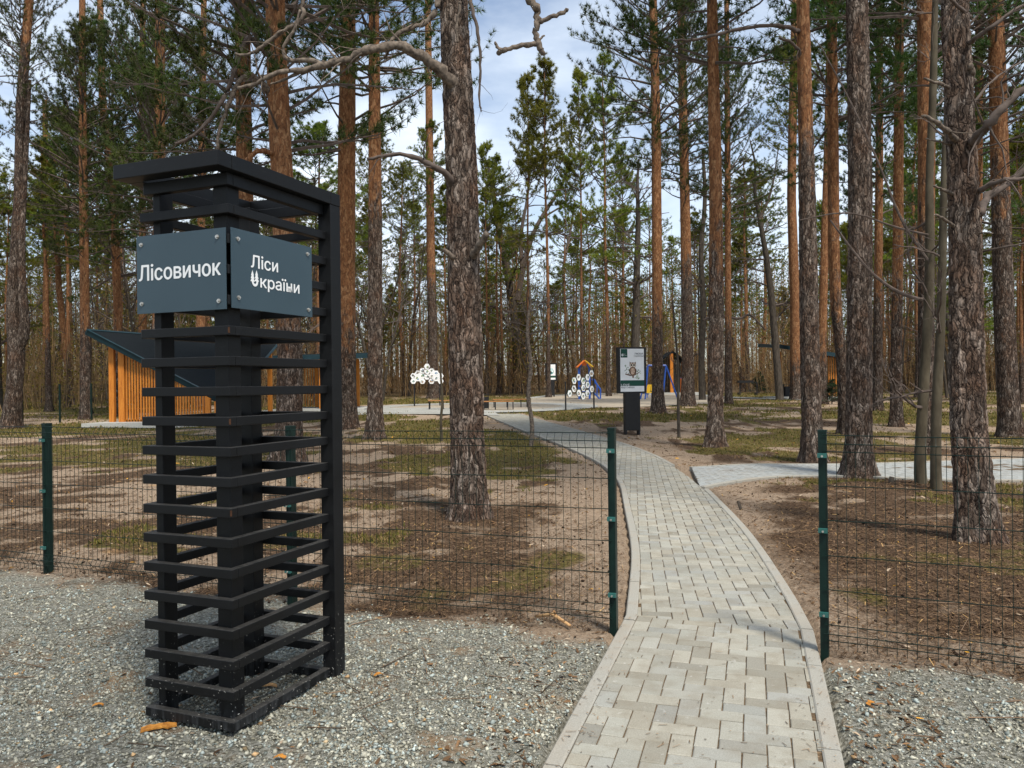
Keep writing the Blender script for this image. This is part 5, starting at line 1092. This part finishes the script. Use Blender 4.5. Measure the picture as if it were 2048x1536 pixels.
while (n_tall < 150 or n_young < 70) and tries < 9000:
    tries += 1; u = rng.uniform(-260, 2320); Y = rng.uniform(38, 112); x = (u - 1024) / FPX * Y
    if not free(x, Y, 1.7 if Y > 60 else 2.6): continue
    if Y < 60 and rng.random() < .35: continue
    lim = top_limit(u, Y)
    if n_tall < 150 and rng.random() < .7:
        H = min(rng.uniform(16.5, 22), lim)
        if H < 8: continue
        w_ = rng.uniform(.65, 1.0) * (H / 19) ** .5; cf = rng.uniform(.42, .60); lb = wood_label('tall', u, Y, w_, cf); place_pine(x, Y, H, CROWNS[rng.integers(0, 8)], int(rng.integers(0, 5)), w_, lb, lb, rng.uniform(2.0, 5.5), H * cf, rng.uniform(.95, 1.4)); n_tall += 1
    elif n_young < 70:
        H = min(rng.uniform(7, 14), lim); lb = wood_label('young', u, Y, .45 * (H / 10) ** .6, 0); place_pine(x, Y, H, CROWNS[rng.integers(3, 8)], int(rng.integers(0, 5)), .45 * (H / 10) ** .6, lb, lb, 2.5, H * rng.uniform(.25, .45), rng.uniform(.9, 1.3)); n_young += 1
    else: continue
    placed.append((x, Y))
nb_ = tries = 0
while nb_ < 75 and tries < 4000:
    tries += 1; u = rng.uniform(-100, 2150); Y = rng.uniform(42, 92); x = (u - 1024) / FPX * Y
    if not free(x, Y, 1.5): continue
    s_ = min(rng.uniform(.6, 1.15), top_limit(u, Y) / 12.5); z = gh(x, Y); lb = wood_label('bare', u, Y, s_, 0); rt = thing('bare_tree', (x, Y, z), lb, 'tree', lb, rng.uniform(0, 6.28)); da, db = BARES[rng.integers(0, 4)]
    for nm, me in (('trunk', da), ('crown', db)): c = use(nm, me, rt); c.scale = (s_, s_, s_)
    placed.append((x, Y)); nb_ += 1

# brown thicket under the trees: nobody could count it
def sticks(P0, P1, r0, r1, col):                                    # thin three-sided sticks, vectorised
    d = P1 - P0; d /= np.linalg.norm(d, axis=1, keepdims=True) + 1e-9; a_ = np.cross(d, np.array([.3, .9, .2])); a_ /= np.linalg.norm(a_, axis=1, keepdims=True) + 1e-9; b_ = np.cross(d, a_); vs = []
    for P_, r_ in ((P0, r0), (P1, r1)):
        for k in range(3): q_ = 2 * math.pi * k / 3; vs.append(P_ + (a_ * math.cos(q_) + b_ * math.sin(q_)) * r_[:, None])
    n = len(P0); Vs = np.stack(vs, 1).reshape(-1, 3); o = np.arange(n)[:, None] * 6; Fs = np.concatenate([np.stack([o[:, 0] + k, o[:, 0] + (k + 1) % 3, o[:, 0] + 3 + (k + 1) % 3, o[:, 0] + 3 + k], 1) for k in range(3)])
    return Vs, Fs, np.repeat(col, 6, 0)
def join(parts):
    Vs, Fs, Cs, o = [], [], [], 0
    for a_, b_, c_ in parts: Vs.append(a_); Fs.append(b_ + o); Cs.append(c_); o += len(a_)
    return np.concatenate(Vs), np.concatenate(Fs), np.concatenate(Cs)
n = 3700; Yt = rng.uniform(64, 100, n); ut = rng.uniform(-250, 2300, n)
left = rng.random(n) < .22; Yt[left] = rng.uniform(44, 70, left.sum()); ut[left] = rng.uniform(-200, 620, left.sum())
rgt = rng.random(n) < .10; Yt[rgt] = rng.uniform(60, 70, rgt.sum()); ut[rgt] = rng.uniform(1500, 2250, rgt.sum())
Xt = (ut - 1024) / FPX * Yt; B0 = np.stack([Xt, Yt, zgv(Yt) - .05], 1); Ht = rng.uniform(2.2, 6.5, n) * np.where(rng.random(n) < .3, 1.3, .9)
lean = rng.normal(0, .07, (n, 2)); mid = B0 + np.stack([lean[:, 0] * Ht, lean[:, 1] * Ht, Ht * .5], 1); tip = mid + np.stack([rng.normal(0, .09, n) * Ht, rng.normal(0, .09, n) * Ht, Ht * .5], 1)
warm = rng.random((n, 1)); bc = np.array([.15, .108, .065]) * (1 - warm) + np.array([.30, .20, .095]) * warm
parts = [sticks(B0, mid, .012 + .004 * Ht, .008 + .002 * Ht, bc), sticks(mid, tip, .008 + .002 * Ht, np.full(n, .005), bc)]
for k in range(9):
    t_ = rng.uniform(.15, 1.0, n)[:, None]; s_ = np.where(t_ < .5, B0 + (mid - B0) * t_ * 2, mid + (tip - mid) * (t_ * 2 - 1)); d = rng.normal(size=(n, 3)); d[:, 2] = np.abs(d[:, 2]) * .8 + .3; d /= np.linalg.norm(d, axis=1, keepdims=True)
    e = s_ + d * (rng.uniform(.35, 1.3, (n, 1))); parts.append(sticks(s_, e, np.full(n, .010), np.full(n, .004), bc * rng.uniform(.8, 1.3, (n, 1))))
Vs, Fs, Cs = join(parts); th = np_mesh('thicket', Vs, Fs, M['leaf'], col=Cs); tag(th, 'dense brown leafless thicket filling the wood floor', 'undergrowth', kind='stuff')
n2 = 52000; i = rng.integers(0, n, n2); t_ = rng.uniform(.1, 1, (n2, 1)); pos = B0[i] + (tip[i] - B0[i]) * t_ + rng.normal(0, .45, (n2, 3)); pos[:, 2] = np.maximum(pos[:, 2], .1)
gold = (ut[i] < 480) & (rng.random(n2) < .75); lc = np.where(gold[:, None], np.array([[.22, .19, .035]]), np.array([[.20, .12, .050]])) * rng.uniform(.5, 1.4, (n2, 1))
d = rng.normal(size=(n2, 3)); d /= np.linalg.norm(d, axis=1, keepdims=True); Vs, Fs, Cs = tufts(pos, d, 2, .15, .09, lc, rng); o = np_mesh('thicket_leaves', Vs, Fs, M['needle_far'], col=Cs); tag(o, 'withered brown and yellowish leaves hanging in the thicket', 'undergrowth', kind='stuff')
n3_ = 115000; Yq = rng.uniform(62, 150, n3_); uq = rng.uniform(-300, 2350, n3_); zq = rng.beta(1.0, 1.5, n3_) * 12.5 + .3; zlim = np.array([top_limit(a_, b_) for a_, b_ in zip(uq[:1], Yq[:1])])
pos = np.stack([(uq - 1024) / FPX * Yq, Yq, zgv(Yq) + zq], 1); d = rng.normal(0, .55, (n3_, 3)); d[:, 2] = np.abs(d[:, 2]) + .55; d /= np.linalg.norm(d, axis=1, keepdims=True)
tcl = np.array([[.145, .092, .047]]) * rng.uniform(.4, 1.6, (n3_, 1)) * np.where(rng.random((n3_, 1)) < .3, np.array([[1.2, 1.1, .6]]), 1); Vs, Fs, Cs = tufts(pos, d, 1, 1.7, .032, tcl, rng, .25); o = np_mesh('bare_underwood', Vs, Fs, M['leaf'], col=Cs); tag(o, 'haze of thin bare brown twigs between the far pine stems', 'undergrowth', kind='stuff')
nc = 420; cY = rng.uniform(56, 118, nc); cu = rng.uniform(-250, 2300, nc); cz = rng.uniform(2.5, 11, nc); ii = rng.integers(0, nc, 30000); pos = np.stack([(cu[ii] - 1024) / FPX * cY[ii], cY[ii], zgv(cY[ii]) + cz[ii]], 1) + rng.normal(0, 1, (30000, 3)) * np.array([[1.3, 1.3, 1.0]])
d = rng.normal(size=(30000, 3)); d /= np.linalg.norm(d, axis=1, keepdims=True); Vs, Fs, Cs = tufts(pos, d, 2, .22, .10, np.array([[.21, .205, .040]]) * rng.uniform(.5, 1.5, (30000, 1)), rng); o = np_mesh('spring_foliage', Vs, Fs, M['needle_far'], col=Cs); tag(o, 'thin yellow green spring foliage hanging between the far pine stems', 'undergrowth', kind='stuff')
# distant wood beyond the last pines one can tell apart
n = 620; Yd = rng.uniform(112, 190, n); ud = rng.uniform(-300, 2350, n); Xd_ = (ud - 1024) / FPX * Yd; B0 = np.stack([Xd_, Yd, zgv(Yd)], 1)
Hd = rng.uniform(15, 21, n); lim = np.array([top_limit(u_, y_) for u_, y_ in zip(ud, Yd)]); Hd = np.minimum(Hd, np.maximum(lim, 6)); T = B0 + np.stack([rng.normal(0, .3, n), rng.normal(0, .3, n), Hd], 1)
tc = np.array([[.24, .13, .07]]) * rng.uniform(.5, 1.2, (n, 1)); parts = [sticks(B0, T, np.full(n, .2), np.full(n, .04), tc)]
Vs, Fs, Cs = join(parts); o = np_mesh('distant_trunks', Vs, Fs, M['leaf'], col=Cs); tag(o, 'far brown pine stems of the deep wood', 'wood', kind='stuff')
k = 56; i = np.repeat(np.arange(n), k); t_ = rng.uniform(.42, 1, (n * k, 1)); rad = (1.02 - t_) * 3.2 + .5; pos = B0[i] + (T[i] - B0[i]) * t_ + rng.normal(0, .5, (n * k, 3)) * rad * np.array([1, 1, .4]); d = rng.normal(size=(n * k, 3)); d[:, 2] += .5; d /= np.linalg.norm(d, axis=1, keepdims=True)
gc = np.array([[.055, .085, .016]]) * rng.uniform(.5, 1.5, (n * k, 1)); Vs, Fs, Cs = tufts(pos, d, 5, .55, .13, gc, rng); o = np_mesh('distant_crowns', Vs, Fs, M['needle_far'], col=Cs); tag(o, 'far green pine crowns of the deep wood', 'wood', kind='stuff')

# young spruces by the right shelter
SPR = crown_meshes('crown', 201, 1.6, .62, 95, ((.016, .040, .014), (.035, .065, .022)), per_twig=3, needles=18, nlen=.06, nwid=.010, cone=True, low_sparse=0)
for u, v, h_, lab in ((1664, 808, 1.25, 'small dark spruce in front of the slatted right shelter'), (1518, 787, 1.7, 'small yellowish spruce behind the fire grill')):
    g = GP(u, v); rt = thing('young_spruce', g, lab, 'tree'); mb = MB(); mb.tube([(g.x, g.y, g.z - .05), (g.x, g.y, g.z + h_ * .96)], [.035, .008], 6, False); mb.build('trunk', M['twig'], rt)
    for nm, me in zip(('crown', 'boughs'), SPR): c = use(nm, me, rt, (0, 0, .08)); c.scale = (h_ / 1.6 * 1.15,) * 2 + (h_ / 1.75,)

# ------------------------------------------------------------------ loose stuff on the ground
def rotz_tilt(n, tilt, rng):
    az = rng.uniform(0, 2 * math.pi, n); X = np.stack([np.cos(az), np.sin(az), rng.normal(0, tilt, n)], 1); X /= np.linalg.norm(X, axis=1, keepdims=True)
    Z = np.stack([rng.normal(0, tilt, n), rng.normal(0, tilt, n), np.ones(n)], 1); Yv = np.cross(Z, X); Yv /= np.linalg.norm(Yv, axis=1, keepdims=True); Z = np.cross(X, Yv)
    return X, Yv, Z
def scatter(pv, pf, pos, axes, sc, col, jit=0.0, rng=None):
    pv = np.asarray(pv, float); n = len(pos); k = len(pv); loc = np.repeat(pv[None], n, 0)
    if jit: loc = loc + rng.normal(0, jit, loc.shape)
    loc = loc * sc[:, None, :]; X, Yv, Z = axes; Vs = pos[:, None, :] + loc[..., 0:1] * X[:, None] + loc[..., 1:2] * Yv[:, None] + loc[..., 2:3] * Z[:, None]
    pf = np.asarray(pf); Fs = (pf[None] + (np.arange(n) * k)[:, None, None]).reshape(-1, pf.shape[1]); return Vs.reshape(-1, 3), Fs, np.repeat(col, k, 0)
def sample(n, y0, y1, rng, pw=1.6, u0=-60, u1=2108):                  # points on the visible floor, denser nearby
    t = rng.random(n); Y = (y0 ** (1 - pw) + t * (y1 ** (1 - pw) - y0 ** (1 - pw))) ** (1 / (1 - pw)); X = (rng.uniform(u0, u1, n) - 1024) / FPX * Y; return X, Y
OCT_V = [(1, 0, 0), (-1, 0, 0), (0, 1, 0), (0, -1, 0), (0, 0, 1), (0, 0, -1)]; OCT_F = [(0, 2, 4), (2, 1, 4), (1, 3, 4), (3, 0, 4), (2, 0, 5), (1, 2, 5), (3, 1, 5), (0, 3, 5)]
# gravel
X, Y = sample(150000, 2.95, 8.2, rng, 1.9); pd = path_dist(X, Y); gs = gravel_side(X, Y) + (fbm(X * 1.6 + 3, Y * 1.6, 3) - .45) * 1.1; bare = fbm(X * 1.2 + 60, Y * 1.2 + 9, 3)
ok = (pd > .03) & (gs > rng.uniform(-.05, .30, len(X))) & ((bare < .60) | (rng.random(len(X)) < .35)); X, Y, pd = X[ok][:88000], Y[ok][:88000], pd[ok][:88000]; n = len(X)
big = fbm(X * 2.3 + 11, Y * 2.3 + 5, 2); sz = np.exp(rng.normal(-5.6, .6, n)) * (.75 + .8 * big) ; sz = np.clip(sz * np.where(rng.random(n) < .04, 1.8, 1), .0018, .0155)
g0 = rng.random((n, 1)); cl = (np.array([[.15, .145, .118]]) * (1 - g0) + np.array([[.42, .418, .37]]) * g0) * np.where(rng.random((n, 1)) < .12, 1.35, 1); cool = rng.random((n, 1)) < .3; cl = np.where(cool, cl * np.array([[.86, .98, 1.05]]), cl * np.array([[1.02, 1, .92]])); rust = rng.random((n, 1)) < .02; cl = np.where(rust, cl * np.array([[1.15, .78, .5]]), cl)
sc = sz[:, None] * rng.uniform(.6, 1.2, (n, 3)) * np.array([[1.1, .9, .65]]); Z = ground_h(X, Y, pd); pos = np.stack([X, Y, Z + sc[:, 2] * .45], 1)
Vs, Fs, Cs = scatter(OCT_V, OCT_F, pos, rotz_tilt(n, .35, rng), sc, cl, .22, rng); o = np_mesh('gravel', Vs, Fs, M['stone'], col=Cs); tag(o, 'crushed grey granite gravel around the pillar foot', 'gravel', kind='stuff')
# pine needles and bark crumbs
X, Y = sample(230000, 3.9, 22, rng, 1.7); pd = path_dist(X, Y); gs = gravel_side(X, Y); dn = litter_mask(X, Y, pd)
ok = (pd > .03 + .1 * rng.random(len(X)) ** 3) & (rng.random(len(X)) < np.clip(dn * .85 + .2, .05, .95)) & ((gs < .05) | (rng.random(len(X)) < .05)); X, Y, pd = X[ok][:120000], Y[ok][:120000], pd[ok][:120000]; n = len(X)
L = rng.uniform(.02, .065, n); wd_ = rng.uniform(.0010, .0030, n) * np.clip(Y / 7, .8, 2.4); sc = np.stack([L, wd_, np.ones(n) * .01], 1); c0 = rng.random((n, 1)); cl = np.array([[.038, .024, .015]]) * (1 - c0) + np.array([[.19, .12, .070]]) * c0; cl = np.where(rng.random((n, 1)) < .03, np.array([[.38, .24, .10]]), cl)
QV = [(-.5, -1, 0), (.5, -1, 0), (.5, 1, 0), (-.5, 1, 0)]; pos = np.stack([X, Y, ground_h(X, Y, pd) + rng.uniform(.003, .016, n)], 1)
Vs, Fs, Cs = scatter(QV, [(0, 1, 2, 3)], pos, rotz_tilt(n, .28, rng), sc, cl); o = np_mesh('needle_litter', Vs, Fs, M['leaf'], col=Cs); tag(o, 'brown pine needles and bark crumbs strewn over the sand', 'litter', kind='stuff')
# a few needles, crumbs and sand grains blown onto the paving
X, Y = sample(9000, 3.1, 14, rng, 1.7, 1050, 1720); pd = path_dist(X, Y); ed = np.minimum(np.minimum(dist_line(NEAR_L, X, Y), dist_line(NEAR_R, X, Y)), np.minimum(dist_line(FAR_L, X, Y), dist_line(FAR_R, X, Y)))
ok = (pd <= 0) & (rng.random(len(X)) < np.where(ed < .17, .22, .035)); X, Y, ed = X[ok], Y[ok], ed[ok]; n = len(X); crumb = rng.random(n) < .6; sc = np.stack([np.where(crumb, rng.uniform(.003, .007, n), rng.uniform(.015, .05, n)), np.where(crumb, rng.uniform(.0025, .005, n), rng.uniform(.0012, .0022, n)), np.full(n, .01)], 1)
c0 = rng.random((n, 1)); cl = np.array([[.06, .04, .025]]) * (1 - c0) + np.array([[.30, .21, .13]]) * c0; Vs, Fs, Cs = scatter(QV, [(0, 1, 2, 3)], np.stack([X, Y, zgv(Y) + PATH_Z + np.where(ed < .085, .0125, .005)], 1), rotz_tilt(n, .03, rng), sc, cl); o = np_mesh('path_litter', Vs, Fs, M['leaf'], col=Cs); tag(o, 'sand crumbs and stray pine needles lying along the paving edges', 'litter', kind='stuff')
# dry leaves, small twigs, cones
LV = [(-1, 0, 0), (-.35, -.42, .12), (.55, -.38, .18), (1, 0, .05), (.5, .40, .16), (-.4, .38, .2)]; LF = [(0, 1, 2), (0, 2, 3), (0, 3, 4), (0, 4, 5)]
X, Y = sample(40000, 3.2, 60, rng, 1.25); pd = path_dist(X, Y); gs = gravel_side(X, Y); edge = (pd < .45) & (Y < 14)
ok = (pd > .05) & ((rng.random(len(X)) < np.where(edge, .30, np.where(gs > .1, .015, .33)))); X, Y, pd = X[ok], Y[ok], pd[ok]; n = len(X); s_ = rng.uniform(.014, .032, n) * np.clip(Y / 9, .8, 2.2); sc = np.stack([s_, s_ * rng.uniform(.5, .9, n), s_], 1)
c0 = rng.random((n, 1)); cl = np.array([[.045, .028, .017]]) * (1 - c0) + np.array([[.19, .11, .055]]) * c0; cl = np.where(rng.random((n, 1)) < .02, np.array([[.50, .26, .04]]), cl); cl = np.where(rng.random((n, 1)) < .10, np.array([[.36, .28, .20]]), cl)
Vs, Fs, Cs = scatter(LV, LF, np.stack([X, Y, ground_h(X, Y, pd) + .006], 1), rotz_tilt(n, .35, rng), sc, cl, .06, rng); o = np_mesh('leaf_litter', Vs, Fs, M['leaf'], col=Cs); tag(o, 'dry brown leaves scattered over the wood floor', 'litter', kind='stuff')
X, Y = sample(900, 4.2, 24, rng, 1.5); pd = path_dist(X, Y); gs = gravel_side(X, Y); ok = (pd > .1) & (gs < .1); X, Y, pd = X[ok], Y[ok], pd[ok]; n = len(X); s_ = rng.uniform(.007, .015, n); sc = np.stack([s_ * 1.3, s_, s_], 1)
Vs, Fs, Cs = scatter(OCT_V, OCT_F, np.stack([X, Y, ground_h(X, Y, pd) + s_ * .7], 1), rotz_tilt(n, .3, rng), sc, np.array([[.030, .020, .014]]) * rng.uniform(.6, 1.8, (n, 1)), .12, rng); o = np_mesh('fallen_cones', Vs, Fs, M['leaf'], col=Cs); tag(o, 'dark fallen pine cones lying on the sand', 'litter', kind='stuff')
X, Y = sample(1700, 3.4, 26, rng, 1.5); pd = path_dist(X, Y); ok = (pd > .12) & ((gravel_side(X, Y) < 0) | (rng.random(len(X)) < .12)); X, Y = X[ok], Y[ok]; n = len(X); az = rng.uniform(0, 6.28, n); L = rng.uniform(.06, .38, n); P0 = np.stack([X, Y, ground_h(X, Y) + .008], 1); X2, Y2 = X + np.cos(az) * L, Y + np.sin(az) * L; P1 = np.stack([X2, Y2, ground_h(X2, Y2) + .012 + rng.uniform(0, .02, n)], 1)
ok = path_dist(X2, Y2) > .08; P0, P1 = P0[ok], P1[ok]; n = len(P0); Vs, Fs, Cs = sticks(P0, P1, rng.uniform(.002, .005, n), rng.uniform(.001, .003, n), np.array([[.10, .068, .045]]) * rng.uniform(.4, 2.2, (n, 1))); o = np_mesh('fallen_twigs', Vs, Fs, M['leaf'], col=Cs); tag(o, 'thin fallen twigs lying over sand and gravel', 'litter', kind='stuff')
# grass and moss tufts
X, Y = sample(400000, 8, 66, rng, 1.25); pd = path_dist(X, Y); 
ok = (pd > .12) & (moss_mask(X, Y, pd) * (.25 + .75 * sm(fbm(X * 4 + 9, Y * 4, 2), .3, .7)) > rng.random(len(X))) & (np.hypot(X - PCX, Y - PCY) > 6.7); ok &= ~inside_poly([Vector(p_) for p_ in pg], X, Y); X, Y, pd = X[ok][:95000], Y[ok][:95000], pd[ok][:95000]; n = len(X)
h_ = rng.uniform(.025, .075, n) * np.clip(Y / 22, .8, 1.5); w_ = h_ * .16 * np.clip(Y / 18, 1, 2.4); sc = np.stack([w_, h_, h_], 1); c0 = rng.random((n, 1)); cl = np.array([[.060, .072, .014]]) * (1 - c0) + np.array([[.175, .145, .034]]) * c0; cl = np.where(rng.random((n, 1)) < .30, np.array([[.22, .15, .065]]), cl)
Vs, Fs, Cs = scatter([(-1, 0, 0), (1, 0, 0), (.3, .5, 1)], [(0, 1, 2)], np.stack([X, Y, ground_h(X, Y, pd) - .004], 1), rotz_tilt(n, .3, rng), sc, cl, .1, rng); o = np_mesh('grass', Vs, Fs, M['grassm'], col=Cs); tag(o, 'short mossy yellow green grass growing in patches', 'grass', kind='stuff')

# ------------------------------------------------------------------ single small things
def curved_chip(name, label, cat, u, v, L, W_, mat, yaw, curl=.25, th=.006):
    g = GP(u, v); o_ = g + pz * .012; mb = MB(); n = 9; rr = random.Random(int(u)); top = []
    for k in range(n):
        t = k / (n - 1) - .5; ww = W_ * (.5 + .35 * math.cos(t * 2.6)) * rr.uniform(.8, 1.2)
        for s_ in (-1, 1): x, y = t * L, s_ * ww * .5 + rr.uniform(-.1, .1) * W_; top.append(V(x * math.cos(yaw) - y * math.sin(yaw), x * math.sin(yaw) + y * math.cos(yaw), curl * W_ * (1 - (2 * t) ** 2) + rr.uniform(0, .004)) + o_)
    vs = top + [p - pz * th for p in top]; m_ = 2 * n
    fs = [(2 * k, 2 * k + 2, 2 * k + 3, 2 * k + 1) for k in range(n - 1)] + [(m_ + 2 * k + 1, m_ + 2 * k + 3, m_ + 2 * k + 2, m_ + 2 * k) for k in range(n - 1)] + [(2 * k, m_ + 2 * k, m_ + 2 * k + 2, 2 * k + 2) for k in range(n - 1)] + [(2 * k + 3, m_ + 2 * k + 3, m_ + 2 * k + 1, 2 * k + 1) for k in range(n - 1)]
    mb.add(vs, fs); return tag(mb.build(name, mat), label, cat)
curved_chip('bark_chip', 'bright orange bark chip lying before the pillar foot', 'bark', 318, 1467, .15, .062, M['chip'], .35, .10, .008)
curved_chip('bark_chip', 'brown bark chip lying inside the pillar cage', 'bark', 528, 1383, .13, .05, M['dry_stick'], .3)
for u, v, lab in ((196, 1418, 'small orange leaf on gravel left of the pillar'), (757, 1366, 'small orange leaf on gravel right of the pillar'), (1302, 1300, None), (1742, 1410, 'ragged brown leaf on gravel beside the right kerb'), (560, 1526, 'tiny orange leaf on gravel in front of the pillar')):
    if lab: curved_chip('fallen_leaf', lab, 'leaf', u, v, .05, .03, M['chip'], u * .37, .35, .002)
g = GP(1116, 1238); mb = MB(); mb.tube([GP(1072, 1234) + pz * .02, GP(1105, 1240) + pz * .05, GP(1140, 1262) + pz * .03], [.008, .013, .009], 7); mb2 = mb; st = mb.build('stick', M['dry_stick'], smooth=True)
st.name = 'broken_branch'; mb = MB(); mb.tube([GP(1112, 1243) + pz * .045, AT(1108, 1222, G(1112, 1243).y - .05)], [.008, .006], 6); a_ = mb.build('side_twig', M['dry_stick']); a_.parent = st; tag(st, 'pale broken branch lying under the wire fence beside the path', 'branch')
g = GP(1487, 1018); mb = MB(); mb.tube([g - pz * .1, g + V(-.03, 0, .0), g + V(-.065, .01, .11)], [.02, .02, .018], 9); s_ = mb.build('tree_stub', M['dec_bark']); tag(s_, 'short cut sapling stub sticking out of the sand by the side path', 'stub')
g = GP(1782, 965); mb = MB(); mb.tube([g - pz * .1, g + V(0, 0, .02), g + V(.02, .01, .09)], [.04, .038, .036], 9); s_ = mb.build('tree_stub', M['dec_bark']); tag(s_, 'low cut stump before the twin smooth trunks', 'stub')
